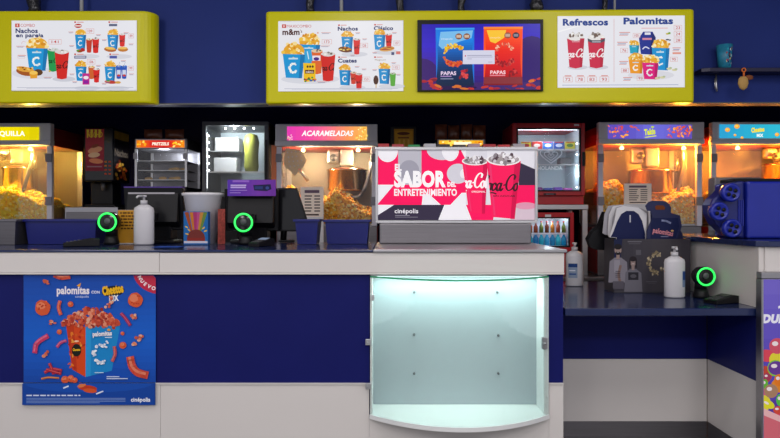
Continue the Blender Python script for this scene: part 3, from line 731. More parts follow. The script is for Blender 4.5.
def lamp(name, loc, e, col, kind='POINT', size=.06, rot=None, sy=None):
    l = bpy.data.lights.new(name, kind); l.energy = e; l.color = col
    if kind == 'AREA':
        l.size = size
        if sy: l.shape = 'RECTANGLE'; l.size_y = sy
    else: l.shadow_soft_size = size
    o = bpy.data.objects.new(name, l); COL.objects.link(o); o.location = loc
    if rot: o.rotation_euler = rot
    return o

def popcorn_machine(x0p, x1p, label, y_hdr, sign, heap, corncols, kettle, lamps, glassmat, redside=True, extra=None):
    x0, x1 = X(x0p, BD), X(x1p, BD); y0, y1 = BD, BD + .52; zt = Z(y_hdr, BD); w = x1 - x0
    t = thing('popcorn_machine', label, 'popcorn machine', ((x0 + x1) / 2, BD + .25, BZ), 'popcorn machines on the back counter')
    zh, zl, zwb = Z(y_hdr + 16, BD), Z(y_hdr + 22, BD), 1.20
    part('base_cabinet', B().box(x0, x1, y0 + .005, y1, BZ + .0005, zwb - .02, .006), steel_d, t)
    part('side_panel', B().box(x0 - .004, x0 - .0005, y0 + .02, y1 - .01, BZ + .02, zwb - .03), red_d, t, 'dark red side panel')
    part('side_panel', B().box(x1 + .0005, x1 + .004, y0 + .02, y1 - .01, BZ + .02, zwb - .03), red_d, t, 'dark red side panel')
    part('serving_tray', B().box(x0 + .01, x1 - .01, y0 + .012, y1 - .01, zwb - .019, zwb, .003), steel, t)
    part('back_panel', B().box(x0 + .01, x1 - .01, y1 - .02, y1 - .001, zwb + .0005, zl - .001), board_o, t)
    part('roof', B().box(x0 + .002, x1 - .002, y0 + .03, y1, zl + .0005, zt - .03), red_d, t, 'dark red roof housing')
    part('header', B().box(x0 - .004, x1 + .004, y0 - .03, y0 + .0295, zh - .008, zt, .006), head_m, t)
    part('header_rail', B().box(x0 - .006, x1 + .006, y0 - .036, y0 + .029, zl, zh - .0085, .004), head_m, t)
    pw = .042
    for xx in (x0, x1 - pw):
        part('post', B().box(xx, xx + pw, y0 - .004, y0 + .03, zwb - .019, zl - .0005, .004), post_m, t)
        part('post', B().box(xx, xx + pw, y1 - .03, y1 - .0205, zwb + .001, zl - .0005), alu, t)
        for py in (158, 201): part('hinge', B().box(xx - .008 if xx > x0 else xx - .004, xx + pw + .004, y0 - .016, y0 - .0045, Z(py + 4.2, BD), Z(py - 4.2, BD), .003), hinge_m, t)
    xm = (x0 + x1) / 2
    for p, q in ((x0 + pw + .001, xm - .001), (xm + .001, x1 - pw - .001)):
        part('glass_door', B().box(p, q, y0 + .004, y0 + .009, zwb + .001, zl - .002), glassmat, t)
    for xx in (x0 + .002, x1 - .007): part('side_glass', B().box(xx, xx + .005, y0 + .031, y1 - .031, zwb + .001, zl - .002), glassmat, t)
    s = part('sign_panel', B().box(X(sign[0], BD), X(sign[1], BD), y0 - .034, y0 - .0305, Z(sign[3], BD), Z(sign[2], BD)), case_white, t)
    a = Art(front(y0 - .0348), 0, 0, 1.); sign[4](a); a.make('sign_print', P_sign, s)
    kx, ky, kz0, kz1, kr = X(kettle[0], 5.22), 5.24, Z(kettle[2], 5.22), Z(kettle[1], 5.22), kettle[3]
    k = part('kettle', B().lathe([(kr * .92, kz0), (kr, kz0 + .012), (kr, kz1 - .012), (kr * 1.06, kz1 - .008), (kr * 1.06, kz1), (kr * .9, kz1 + .012), (kr * .3, kz1 + .03)], (kx, ky, 0), seg=36), kettle_steel, t, 'polished kettle')
    part('kettle_handle', B().tube([(kx + kr * .9, ky - .03, kz1 - .02), (kx + kr * 1.18, ky - .05, kz1 + .0), (kx + kr * 1.2, ky - .05, kz1 + .10)], .011), steel, k)
    g0 = kz1 + .032
    part('motor_housing', B().box(kx - .055, kx + .055, ky - .06, ky + .06, g0, zl - .002, .012), steel_w, t)
    part('kettle_arm', B().box(kx - .17, kx - .06, ky - .03, ky + .03, max(g0 + .02, zl - .14), zl - .004, .02), steel_w, t).rotation_euler = (0, 0, 0)
    part('crank', B().lathe([(.03, ky - .085), (.03, ky - .061)], (kx - .11, 0, zl - .075), 'y', 16).lathe([(.012, ky - .10), (.012, ky - .085)], (kx - .11, 0, zl - .075), 'y', 12), grey_p, t)
    part('power_cable', B().tube(cat3([(kx + kr * 1.30, ky - .12, zl - .003), (kx + kr * 1.30, ky - .13, zl - .12), (kx + kr * 1.2, ky - .14, kz1 - .02), (kx + kr * .8, ky - .15, kz0 - .03), (kx + kr * .2, ky - .13, kz0 - .06)]), .016), steel_d, t)
    for i, (lx, en, cl, sz) in enumerate(lamps):
        lo = (X(lx, 5.06), 5.065, zl - .03)
        part('lamp', B().lathe([(.005, zl - .002), (.012, zl - .010), (.018, zl - .022), (.012, zl - .034)], (lo[0], lo[1], 0), seg=14), bulb_warm, t)
        lamp('machine_lamp', (lo[0], lo[1] + .02, zl - .075), en, cl, size=.03)
    kern_obj(*kernels(x0 + .05, x1 - .05, y0 + .035, y1 - .05, heap, 760, corncols, .0135), 'popcorn', t)
    if extra: extra(t, x0, x1, y0, y1, zl)
    return t
def cat3(pts, n=6):
    out = []; P = [pts[0]] + list(pts) + [pts[-1]]
    for i in range(1, len(P) - 2):
        a, b, c, d = P[i - 1:i + 3]
        for k in range(n):
            t = k / n; out.append(tuple(.5 * (2 * b[j] + (c[j] - a[j]) * t + (2 * a[j] - 5 * b[j] + 4 * c[j] - d[j]) * t * t + (3 * b[j] - a[j] - 3 * c[j] + d[j]) * t ** 3) for j in range(3)))
    out.append(tuple(pts[-1])); return out

YC = ('#ffd836', '#ffc824', '#ffe678', '#f8b41c', '#fff0a8')
OC = ('#ffc850', '#ffb43a', '#ffe08a', '#f09a2a', '#ffeeb8')
CC = ('#f4a832', '#e48e1e', '#fcc85c', '#cc761c', '#fbdc94')
def sg_butter(a):
    a.grad(-38, 127, 39, 140.5, ['#d8c800', '#f0e000', '#e8d400', '#d0c000'], 8)
    a.text('MANTEQUILLA', 25, 135.8, 4.6, '#fffff0', w=50, bold=.03, align='r')
def sg_caramel(a):
    a.grad(287, 126.5, 367, 140.3, ['#d838a8', '#e8489c', '#f06a8a', '#f0905a', '#f0b850'], 18)
    a.text('ACARAMELADAS', 327.5, 135.8, 5.0, '#fff4f4', w=52, bold=.03, shear=.25, align='c')
    for i in range(26): a.ell(R.uniform(356, 367), R.uniform(127, 140), .9, .7, R.choice(['#f8d860', '#e8a030', '#ffe898']), 6)
    for i in range(10): a.ell(R.uniform(287, 292), R.uniform(135, 140), .8, .7, R.choice(['#f8b8d0', '#f0d080']), 6)
def sg_takis(a):
    a.grad(608, 124.6, 692, 138.8, ['#5a48b0', '#5a50b8', '#6a68d0', '#6460c8', '#5a48a8'], 12)
    for i in range(70):
        x = R.choice([R.uniform(608.5, 628), R.uniform(668, 691.5)]); a.ell(x, R.uniform(126, 137.6), R.uniform(.8, 2.4), R.uniform(.5, 1.1), R.choice(['#f07a20', '#e85a1c', '#f8a838', '#d84a30', '#8a48a8']), 7, R.random() * 3)
    for i in range(5): a.ell(R.uniform(630, 640), R.uniform(125.5, 130), 2, .7, '#d8583a', 6, .5)
    a.text('Takis', 650, 134.4, 5.4, '#d8e020', w=11, bold=.05, rot=-.12, align='c', shear=.1); a.stroke([(645, 137.4), (656, 135.8)], .9, '#d8e020'); a.ell(652.5, 127, 1.8, .9, '#b8d020', 7)
def sg_cheetos(a):
    a.grad(719.5, 124.4, 817, 138.2, ['#2a98c8', '#28a8c8', '#30b4cc', '#28b0c8'], 12)
    for x, y, r in ((727.5, 129.8, 2.6), (737, 126.4, 2.8), (735, 135, 1.4), (777, 134.5, 2.2), (786, 128, 2.5), (742, 137.6, 1.5)): a.ell(x, y, r, r * .85, '#f0a030', 10); a.ell(x - .4, y - .4, r * .6, r * .4, '#f8c860', 8)
    a.text('Cheetos', 758, 131.8, 4.2, '#f0d820', w=13, bold=.06, shear=.1, align='c', rot=-.1); a.text('MIX', 760, 136.8, 2.8, '#e8f4f0', w=6.5, bold=.05, align='c')

def heapfn(pts, drop=.25):
    """height along the front from photo points (px, py), falling a little to the rear"""
    P = [(X(p, 5.1), Z(q, 5.1)) for p, q in pts]
    def f(x, y):
        z = P[0][1] if x <= P[0][0] else P[-1][1]
        for (xa_, za), (xb_, zb_) in zip(P, P[1:]):
            if xa_ <= x <= xb_: t = (x - xa_) / (xb_ - xa_); z = za + (zb_ - za) * (3 * t * t - 2 * t ** 3)
        dy = (y - 5.035); z = z + .05 * math.sin(min(1, dy / .25) * PI) - (max(0, dy - .25) * drop)
        return max(1.205, z)
    return f
def pc_extra_caramel(t, x0, x1, y0, y1, zl):
    part('side_banner', B().box(X(271, 5.0), X(276, 5.0), 5.02, 5.03, Z(200, 5.0), Z(145, 5.0)), orange_p, t, 'orange strip beside the post')
WARM = (1., .76, .44); ORNG = (1., .35, .03); YEL = (1., .66, .14)
pl = popcorn_machine(-55, 52, 'popcorn machine with a yellow header sign at the end of the row', 123.5, (-38, 39, 127, 140.5, sg_butter),
    heapfn([(-60, 196), (0, 194), (14, 192), (28, 197), (48, 205)], .1), YC, (19, 168, 190, .13), [(-20, 14, YEL, 0), (30, 14, YEL, 0)], g_oily)
pcm = popcorn_machine(276.5, 377, 'popcorn machine with a pink ACARAMELADAS header sign', 124.5, (287, 367, 126.5, 140.3, sg_caramel),
    heapfn([(270, 200), (290, 192), (296, 200), (312, 206), (326, 203), (336, 193), (348, 200), (362, 213), (378, 216)], .1), CC, (347, 170, 191, .165), [(303, 9, WARM, 0), (358, 6, WARM, 0)], g_clear, extra=pc_extra_caramel)
pt = popcorn_machine(598, 702, 'popcorn machine with a purple header sign between fridge and corner', 122.5, (608, 692, 124.6, 138.8, sg_takis),
    heapfn([(595, 190), (606, 189), (616, 186), (626, 196), (650, 206), (680, 196), (700, 190)], .0), OC, (651, 171, 194, .175), [(622, 6, ORNG, 0), (684, 24, ORNG, 0)], g_dusty)
pr = popcorn_machine(711, 816, 'popcorn machine with a teal header sign above the blue bin', 122.5, (719.5, 808, 124.4, 138.2, sg_cheetos),
    heapfn([(700, 200), (730, 196), (770, 190), (820, 186)], .0), OC, (785, 165, 190, .165), [(738, 13, ORNG, 0), (790, 13, ORNG, 0)], g_dusty)

# scoop hung inside the caramel machine
sd = 5.045
sp = thing('popcorn_scoop', 'perforated metal scoop hanging inside the caramel popcorn machine', 'scoop', (X(295, sd), sd, Z(178, sd)))
P = [(X(x, sd), Z(y, sd)) for x, y in ((283, 164), (286, 148), (301, 150), (307, 160), (303, 168), (295, 176))]
part('blade', B().prism(P, sd, sd + .006, 'y'), pm('scoop_brown', (.46, .34, .2), .5, .5), sp)
bb = B()
for i in range(4):
    for j in range(4):
        x, y = 287.5 + i * 4.1 + j * .9, 152.5 + j * 4.6 - i * .4
        if x + y * .3 < 350 and y < 171: bb.lathe([(.006, sd - .0012), (.006, sd - .0004)], (X(x, sd), 0, Z(y, sd)), 'y', 8)
part('hole_pattern', bb, grey_l, sp)
part('handle', B().tube([(X(299, sd), sd + .004, Z(169, sd)), (X(308, sd), sd + .004, Z(181, sd))], .012), steel_w, sp)
part('hook', B().tube([(X(289, sd), sd + .003, Z(150, sd)), (X(289, sd), sd + .003, Z(147.3, sd))], .004), steel, sp)

# ------------------------------------------------------------------ machines and coolers between them
# nacho cheese dispenser on a steel drawer box
nc = thing('steel_drawer_box', 'low stainless box under the black cheese dispenser', 'cabinet', (X(92, BD), 5.2, BZ))
part('body', B().box(X(66, BD), X(119, BD), BD - .02, BD + .40, BZ + .0005, Z(207, BD), .004), steel, nc)
part('drawer', B().box(X(68, BD), X(117, BD), BD - .032, BD - .0205, Z(232, BD), Z(212, BD), .003), steel_d, nc)
zt_ = Z(206.8, BD)
nd = thing('cheese_dispenser', 'black nacho cheese dispenser with food pictures on front and side', 'dispenser', (X(99, BD), 5.15, zt_))
xl, xr = X(83, BD), X(113, BD)
part('housing', B().box(xl, xr, BD, BD + .33, Z(182, BD), Z(126.5, BD), .018, 3), black_g, nd)
part('column', B().box(X(90, 5.12), X(112, 5.12), 5.13, 5.3, zt_ + .021, Z(182.2, BD), .006), black, nd)
part('drip_tray', B().box(X(84, BD), X(114, BD), BD + .01, BD + .33, zt_ + .0005, zt_ + .02, .005), black, nd)
part('nozzle', B().lathe([(.012, Z(190, BD)), (.02, Z(182.3, BD))], (X(98, BD), 5.09, 0), seg=14), grey_p, nd)
a = Art(front(BD - .001), 0, 0, 1.)
a.grad(85.5, 129, 104, 171, ['#b82c38', '#c83a44', '#a82438', '#8a1a2c'], 10, True)
for i, x in enumerate((86.5, 90.5, 94.5, 98.5)): a.poly([(x, 129.5), (x + 2.6, 129.5), (x + 1.8, 137.5), (x + .4, 138)], '#ffe040')
a.text('NACHO', 95, 137, 5.0, '#ffd030', w=15, align='c', bold=.03)
a.ell(95, 150, 7.5, 3.2, '#ffb080', 14, -.25); a.ell(94, 155, 6, 2.6, '#ffd0a0', 14, -.1); a.ell(96, 161, 7.2, 2.6, '#f09060', 14, .1); a.ell(95, 146, 4, 1.6, '#a84a30', 10, -.3)
a.rect(87, 166, 102, 167.2, '#a87a84')
for x in (104.5, 108.5):
    for y in (161, 165, 169, 173): a.rect(x, y, x + 2.4, y + 1.6, R.choice(['#c8441c', '#e8a020', '#d87a20']))
a.make('label_print', P_film, nd)
a = Art(lambda px, py, e: (xr + .001 + e, BD + px, Z(py, BD)), 0, 0, 1.); a.facing = Vector((1, 0, 0))
a.rect(.02, 129, .31, 180, '#120e12')
a.text('Nachos', .03, 155, 7, '#8a7a6a', w=.25, rot=0, bold=.02)
for i in range(12): a.rect(.03 + i * .023, 130, .042 + i * .023, 138, '#b8901c')
for i in range(36): a.ell(R.uniform(.05, .26), R.uniform(160, 178), .022, 1.7, R.choice(['#d88a1c', '#b85a14', '#e8b040', '#7a2a14', '#c84a1c']), 7)
a.make('side_print', P_film, nd)

# pretzel warmer
def warmer(x0p, x1p, ytop, ysign, label, name='food_warmer', signfn=None, low=188, rolls=True):
    x0, x1 = X(x0p, BD), X(x1p, BD); zt = Z(ytop, BD); t = thing(name, label, 'food warmer', ((x0 + x1) / 2, 5.2, BZ), 'heated food warmers')
    zs = Z(ysign, BD); zl = Z(low, BD); y1 = BD + .36
    part('base', B().box(x0 + .004, x1 - .004, BD + .002, y1, BZ + .0005, zl, .005), black, t)
    part('roof', B().box(x0, x1, BD, y1, zs, zt, .004), steel_d, t)
    for xx in (x0, x1 - .02): part('post', B().box(xx, xx + .02, BD, BD + .02, zl + .0005, zs - .0005, .002), alu, t); part('post', B().box(xx, xx + .02, y1 - .02, y1, zl + .0005, zs - .0005), alu, t)
    part('back_panel', B().box(x0 + .021, x1 - .021, y1 - .012, y1, zl + .0005, zs - .0005), steel_d, t)
    part('glass_pane', B().box(x0 + .021, x1 - .021, BD + .006, BD + .010, zl + .001, zs - .001), g_clear, t)
    s = part('sign_panel', B().box(x0 + .012, x1 - .012, BD - .006, BD - .0005, zs + .006, zt - .006), case_white, t)
    a = Art(front(BD - .0066), 0, 0, 1.); signfn(a); a.make('sign_print', P_sign, s)
    hs = []
    if rolls:
        for py in (160.5, 170, 179.5): part('wire_shelf', B().box(x0 + .022, x1 - .022, BD + .015, y1 - .013, Z(py, BD) - .004, Z(py, BD)), alu, t); hs.append(Z(py, BD))
        for xx in (x0 - .006, x1 - .030): part('hinge', B().box(xx, xx + .036, BD - .012, BD - .0005, Z(159, BD), Z(153, BD), .003), grey_l, t)
    return t, hs
def sg_pretzel(a):
    a.grad(136.5, 140.2, 184.5, 147.6, ['#e88a10', '#d83a18', '#c82020', '#d83a18', '#e88a10'], 12)
    for i in range(24): x = R.choice([R.uniform(137, 148), R.uniform(173, 184)]); a.ell(x, R.uniform(141, 147), 1.2, .8, R.choice(['#f8c020', '#f09a18', '#ffe070']), 7)
    a.rect(150, 142, 171, 145.6, '#c81c1c'); a.text('PRETZELS', 160.5, 145.2, 2.7, '#fff6e0', w=17, bold=.04, align='c', shear=.1)
w1, shelves = warmer(134.5, 187, 138.6, 149, 'food warmer with an orange and red sign and baked rolls inside', signfn=sg_pretzel, low=187)
lamp('warmer_lamp', (X(161, BD), 5.06, Z(151, BD)), 4, (.85, .92, 1.), size=.05)
k = 0
for (px, sh) in ((170, 1), (176, 1), (181, 1), (163, 2), (170, 2), (177, 2), (146, 2)):
    k += 1
    solo('baked_roll', B().lathe([(.004, -.034), (.014, -.028), (.019, -.01), (.019, .012), (.013, .028), (.004, .033)], (X(px, 5.1), 5.1 + .06 * (k % 2), shelves[sh] + .0145), 'x', 12, 1, .8), bread, 'small golden baked roll on a wire shelf of the warmer', 'pastry', 'baked rolls in the warmer')
def sg_gold(a):
    a.grad(439, 140.4, 483, 146.2, ['#e8a010', '#f8d850', '#ffe880', '#f0b020', '#e89a10'], 10)
    for i in range(16): a.ell(R.uniform(440, 482), R.uniform(141, 146), 1.3, .8, R.choice(['#d85a14', '#fff0a0', '#e88a14']), 7)
    a.rect(454, 142, 470, 144.6, '#fff8d8')
w2, _ = warmer(437, 485.5, 139, 147, 'second food warmer with a golden sign behind the drinks advert', signfn=sg_gold, low=190, rolls=False)
def snack(px0, px1, py0, d, y1p, label, group):
    x0, x1 = X(px0, d), X(px1, d); z0, z1 = Z(y1p, BD) + .001, Z(py0, d); w = x1 - x0; b = B()
    n, m = 8, 9; G = {}
    for sgn in (-1, 1):
        for j in range(m + 1):
            for i in range(n + 1):
                u, v = i / n, j / m; t = .035 * (max(0, math.sin(PI * u)) * max(0, math.sin(PI * v))) ** .5 + R.uniform(0, .004)
                G[sgn, i, j] = b.bm.verts.new((x0 + w * u, d + .05 + sgn * t, z0 + (z1 - z0) * v))
        for j in range(m):
            for i in range(n):
                f = b.bm.faces.new((G[sgn, i, j], G[sgn, i + 1, j], G[sgn, i + 1, j + 1], G[sgn, i, j + 1])); f.smooth = True
    bmesh.ops.recalc_face_normals(b.bm, faces=b.bm.faces)
    return solo('snack_bag', b, snackbag, label, 'snack bag', group)
for i, (p, q) in enumerate(((435.5, 447.5), (448.5, 460), (461.5, 473), (474, 486.5))):
    snack(p, q, 123.5 + (i % 2), 5.03, 139, ['brown snack bag at the end nearest the yellow pack, atop the second warmer', 'brown snack bag second from the yellow pack, atop the second warmer', 'brown snack bag third from the yellow pack, atop the second warmer', 'brown snack bag nearest the red ice cream fridge, atop the second warmer'][i], 'snack bags on the second warmer')
for i, (p, q) in enumerate(((142, 160), (163, 182))):
    snack(p, q, 128.5, 5.03, 138.6, ['dark snack bag on the roll warmer beside the cheese dispenser', 'dark snack bag on the roll warmer beside the grey fridge'][i], 'snack bags on the roll warmer')

# yellow pack dispenser
yd = thing('snack_dispenser', 'black framed yellow snack pack above the drinks advert', 'dispenser', (X(403, BD), 5.1, BZ))
part('frame', B().box(X(390.5, BD), X(416, BD), BD + .01, BD + .16, BZ + .0005, Z(126.5, BD), .004), black, yd)
a = Art(front(BD + .0085), 0, 0, 1.); a.rect(394, 129, 413.5, 150, '#a87410'); a.rect(395, 131, 412.5, 149, '#c08a14'); a.ell(403.5, 133.5, 6.5, 1.6, '#5a2410', 12); a.rect(398, 137, 409, 138.4, '#7a4010'); a.text('HOT', 403.5, 144.5, 5, '#e0b040', w=10, align='c', bold=.03) if False else None
for x in (398.5, 403, 407.5): a.rect(x, 139.5, x + 2, 145.5, '#d8a838')
a.make('front_print', P_film, yd)

# grey display fridge
x0, x1 = X(202, BD), X(268.5, BD)
fr = thing('display_fridge', 'grey glass-door display fridge with white lights above the purple card', 'fridge', ((x0 + x1) / 2, 5.25, BZ))
yf1 = BD + .5
part('cabinet', B().box(x0, x1, BD + .03, yf1, BZ + .0005, Z(192, BD) - .001, .004).box(x0, x1, BD + .03, yf1, Z(125, BD) + .0005, Z(121.5, BD), .004).box(x0, x0 + .02, BD + .03, yf1, Z(192, BD), Z(125, BD)).box(x1 - .02, x1, BD + .03, yf1, Z(192, BD), Z(125, BD)), black, fr)
part('lining', B().box(x0 + .021, x1 - .021, yf1 - .02, yf1, Z(192, BD), Z(125, BD)), frost_in, fr)
df = part('door_frame', B().box(x0, x1, BD, BD + .028, Z(125.5, BD), Z(121.5, BD), .003).box(x0, x0 + .032, BD, BD + .028, Z(194, BD), Z(125.6, BD), .003).box(x1 - .034, x1, BD, BD + .028, Z(194, BD), Z(125.6, BD), .003).box(x0 + .033, x1 - .035, BD, BD + .028, Z(197, BD), Z(193, BD)), grey_p, fr)
part('door_glass', B().box(x0 + .033, x1 - .035, BD + .010, BD + .015, Z(192.8, BD), Z(125.7, BD)), g_dusty, df)
part('handle', B().box(x1 - .026, x1 - .008, BD - .03, BD - .0005, Z(182, BD), Z(140, BD), .006), black, df)
bb = B()
for px in (224, 233.5, 243, 252.5): bb.lathe([(.004, BD + .036), (.008, BD + .04), (.008, BD + .046)], (X(px, BD), 0, Z(127.5, BD)), 'y', 10)
for py in (135, 142, 149, 156, 163, 170): bb.lathe([(.003, BD + .036), (.006, BD + .04), (.006, BD + .046)], (x0 + .042, 0, Z(py, BD)), 'y', 10)
part('light_dot', bb, led_white, fr)
part('light_strip', B().box(x0 + .024, x0 + .032, BD + .034, BD + .045, Z(188, BD), Z(132, BD)), led_soft, fr)
part('wire_shelf', B().box(x0 + .022, x1 - .022, BD + .05, yf1 - .021, Z(171, BD) - .008, Z(171, BD)), g_clear, fr, 'glass shelf')
part('shelf_edge', B().box(x0 + .022, x1 - .022, BD + .044, BD + .0495, Z(171, BD) - .010, Z(171, BD)), alu, fr)
part('wire_shelf', B().box(x0 + .022, X(242, 5.2), BD + .14, yf1 - .021, Z(149, BD) - .006, Z(149, BD)), g_clear, fr, 'glass shelf')
part('shelf_edge', B().box(x0 + .022, X(242, 5.2), BD + .134, BD + .1395, Z(149, BD) - .007, Z(149, BD)), alu, fr)
lamp('fridge_lamp', (X(232, BD), 5.07, Z(129.5, BD)), 9, (.85, .95, 1.), size=.04)
zs = Z(171, BD)
solo('olive_sack', B().lathe([(.05, zs + .001), (.062, zs + .05), (.058, zs + .16), (.066, zs + .25), (.05, zs + .31), (.02, zs + .325)], (X(251.5, 5.2), 5.2, 0), seg=14), green_p, 'tall olive green pack standing in the grey fridge', 'pack')
solo('white_carton', B().box(X(216, 5.3), X(240, 5.3), 5.25, 5.4, Z(149, BD) + .001, Z(138, 5.3), .01), paper_w, 'white carton on the upper shelf of the grey fridge', 'carton')
solo('white_carton', B().box(X(215, 5.3), X(238, 5.3), 5.25, 5.4, zs + .001, Z(158, 5.3), .01), paper_w, 'white carton on the lower shelf of the grey fridge', 'carton')

# red ice-cream fridge on a stand, second red fridge beneath
def fridge(x0p, x1p, y0p, y1p, zbase, label, nm, sill, led=True, dots=True):
    x0, x1 = X(x0p, BD), X(x1p, BD); zt, zb_ = Z(y0p, BD), zbase; y1 = BD + .46
    t = thing(nm, label, 'fridge', ((x0 + x1) / 2, 5.2, zb_))
    gx0, gx1, gz0, gz1 = x0 + .045, x1 - .042, Z(sill, BD), zt - .05
    part('cabinet', B().box(x0, x1, BD + .032, y1, gz1 + .012, zt, .006).box(x0, x1, BD + .032, y1, zb_ + .0005, gz0 - .012, .006).box(x0, x0 + .03, BD + .032, y1, gz0 - .012, gz1 + .012).box(x1 - .03, x1, BD + .032, y1, gz0 - .012, gz1 + .012), red_p, t)
    part('lining', B().box(x0 + .031, x1 - .031, y1 - .02, y1, gz0 - .01, gz1 + .01), frost_in, t)
    for q in (x0 + .0305, x1 - .0345): part('side_lining', B().box(q, q + .004, BD + .035, y1 - .021, gz0 - .001, gz1 + .010), frost_in, t)
    part('floor_tray', B().box(x0 + .031, x1 - .031, BD + .035, y1 - .021, gz0 - .0115, gz0 - .002), frost_in, t)
    df = part('door', B().box(x0, gx0 - .012, BD, BD + .03, gz0 - .045, zt, .004).box(gx1 + .012, x1, BD, BD + .03, gz0 - .045, zt, .004).box(gx0 - .012, gx1 + .012, BD, BD + .03, gz1 + .012, zt, .004).box(gx0 - .012, gx1 + .012, BD, BD + .03, gz0 - .045, gz0 - .012, .004), red_p, t, 'red door frame')
    part('gasket', B().box(gx0 - .0118, gx0, BD + .004, BD + .026, gz0 - .0118, gz1 + .0118).box(gx1, gx1 + .0118, BD + .004, BD + .026, gz0 - .0118, gz1 + .0118).box(gx0, gx1, BD + .004, BD + .026, gz1, gz1 + .0118).box(gx0, gx1, BD + .004, BD + .026, gz0 - .0118, gz0), black, df)
    part('door_glass', B().box(gx0 + .0002, gx1 - .0002, BD + .012, BD + .017, gz0 + .0002, gz1 - .0002), g_clear, df)
    if led:
        part('light_strip', B().box(gx0 + .01, gx1 - .01, BD + .04, BD + .05, gz1 - .001, gz1 + .006), led_soft, t)
        bb = B()
        for py in ((143, 154, 165, 176, 187) if dots else ()): bb.lathe([(.003, BD + .036), (.006, BD + .040), (.006, BD + .044)], (gx1 - .012, 0, Z(py, BD)), 'y', 10)
        if dots: part('light_dot', bb, led_white, t)
    return t, df, (gx0, gx1, gz0, gz1)
TZ = Z(204.5, BD)
st = thing('fridge_stand', 'grey metal stand holding up the red ice cream fridge', 'stand', (X(562, BD), 5.2, BZ))
part('top', B().box(X(511, BD), X(588, BD), BD - .01, BD + .47, Z(209.5, BD), TZ - .001, .003), alu, st)
for xx in (X(511.5, BD), X(582.5, BD)):
    for yy in (BD, BD + .42): part('leg', B().box(xx, xx + .042, yy, yy + .042, BZ + .0005, Z(209.5, BD) - .0005, .003), alu, st)
f1, fd, (gx0, gx1, gz0, gz1) = fridge(512.5, 585, 123, 204, TZ, 'red glass-door ice cream fridge on a metal stand', 'ice_cream_fridge', 190)
part('handle', B().box(X(582, BD), X(584.5, BD), BD - .03, BD - .0005, Z(166, BD), Z(152, BD), .004), black, fd)
lamp('freezer_lamp', (X(548, BD), 5.075, Z(133, BD)), 1.7, (.75, .92, 1.), size=.04)
lamp('freezer_lamp', (gx1 - .06, 5.1, Z(172, BD)), .8, (.75, .92, 1.), size=.03)
part('maker_plate', B().box(X(574, BD), X(579, BD), BD - .003, BD - .0004, Z(126, BD), Z(124.2, BD)), paper_w, fd)
sz1, sz2 = Z(149, BD), Z(163.5, BD)
for i, s_ in enumerate((sz1, sz2)):
    part('shelf', B().box(X(517, BD), X(580.5, BD), BD + .07, BD + .43, s_ - .006, s_ - .001), g_clear, f1, 'glass shelf')
    part('shelf_edge', B().box(X(517, BD), X(580.5, BD), BD + .064, BD + .0695, s_ - .009, s_ - .001), paper_w, f1)
a = Art(front(BD + .011), 0, 0, 1.)
ht = [(551, 163.2), (544, 158), (540.3, 153.6), (541.6, 150.2), (545.5, 149.7), (549, 152), (551, 155.2), (553, 152), (556.5, 149.7), (560.4, 150.2), (561.7, 153.6), (558, 158), (551, 163.2)]
for s_, w_ in ((1., 1.25), (.62, 1.0), (.28, .8)): a.stroke([(551 + (x - 551) * s_, 156 + (y - 156) * s_) for x, y in ht], w_, '#f4faff')
a.text('HOLANDA', 550, 169.8, 3.5, '#ffffff', w=25, bold=.035, align='c')
a.make('logo_print', P_frost, fd)
a = Art(front(BD - .0008), 0, 0, 1.); a.rect(543.5, 193.2, 556, 195, '#1c1c24'); a.rect(546, 193.8, 554, 194.4, '#8a8a98'); a.make('badge_print', P_film, fd)
gxp = [('#d8c83a', '#b03030'), ('#c83a3a', '#e8e0d8'), ('#3a70c8', '#e8f0f8'), ('#2a5ab8', '#d8e0f0'), ('#d8d040', '#58883a')]
for i, (c, c2) in enumerate(gxp):
    d = 5.12; p0 = 521 + i * 11.0
    t = thing('ice_cream_box', ['yellow and red ice cream box', 'red ice cream box', 'blue ice cream box', 'darker blue ice cream box', 'yellow-green ice cream box'][i] + ' on the top shelf of the red fridge', 'box', (X(p0 + 5, d), d + .05, sz1), 'ice cream boxes on the top shelf')
    part('carton', B().box(X(p0, d), X(p0 + 10, d), d, d + .12, sz1 + .001, Z(141.5, d)), paper_w, t)
    a = Art(front(d - .0008), 0, 0, 1.); a.rect(p0, 141.7, p0 + 10, 148.9, c); a.ell(p0 + 5, 145.4, 3.4, 1.8, c2, 10); a.rect(p0 + 1, 141.9, p0 + 9, 142.8, '#c84030'); a.make('carton_print', P_film, t)
for i, c in enumerate(('#4a2a8a', '#8a2a8a', '#2a3a9a', '#6a3aa8', '#b04a9a')):
    d = 5.12; p0 = 524 + i * 10
    b = B().box(X(p0, d), X(p0 + 8.6, d), d, d + .09, gz0 - .001, gz0 + .022 + .006 * (i % 2), .006)
    solo('ice_lolly_pack', b, pm('lolly_%d' % i, c, .35), ['indigo', 'purple', 'navy', 'violet', 'pink'][i] + ' wrapped ice lolly on the floor of the red fridge', 'ice lolly', 'ice lollies on the fridge floor')
solo('grey_basket', B().box(X(560, 5.15), X(571, 5.15), 5.13, 5.25, sz2 + .001, Z(157.5, 5.15), .008), grey_p, 'small dark basket on the middle shelf of the red fridge', 'basket')
f2, fd2, (hx0, hx1, hz0, hz1) = fridge(517, 574, 212.5, 262, BZ, 'second red fridge with lit drinks under the metal stand', 'drinks_fridge', 246, dots=False)
part('badge', B().box(X(545, BD), X(551, BD), BD - .003, BD - .0004, Z(217, BD), Z(214.5, BD)), paper_w, fd2)
lamp('freezer_lamp', (X(552, BD), 5.1, hz1 - .02), 2.4, (.7, .9, 1.), size=.03)
zm = Z(233, BD)
part('shelf', B().box(X(521, BD), X(570, BD), BD + .06, BD + .43, zm - .006, zm - .001), g_clear, f2, 'glass shelf')
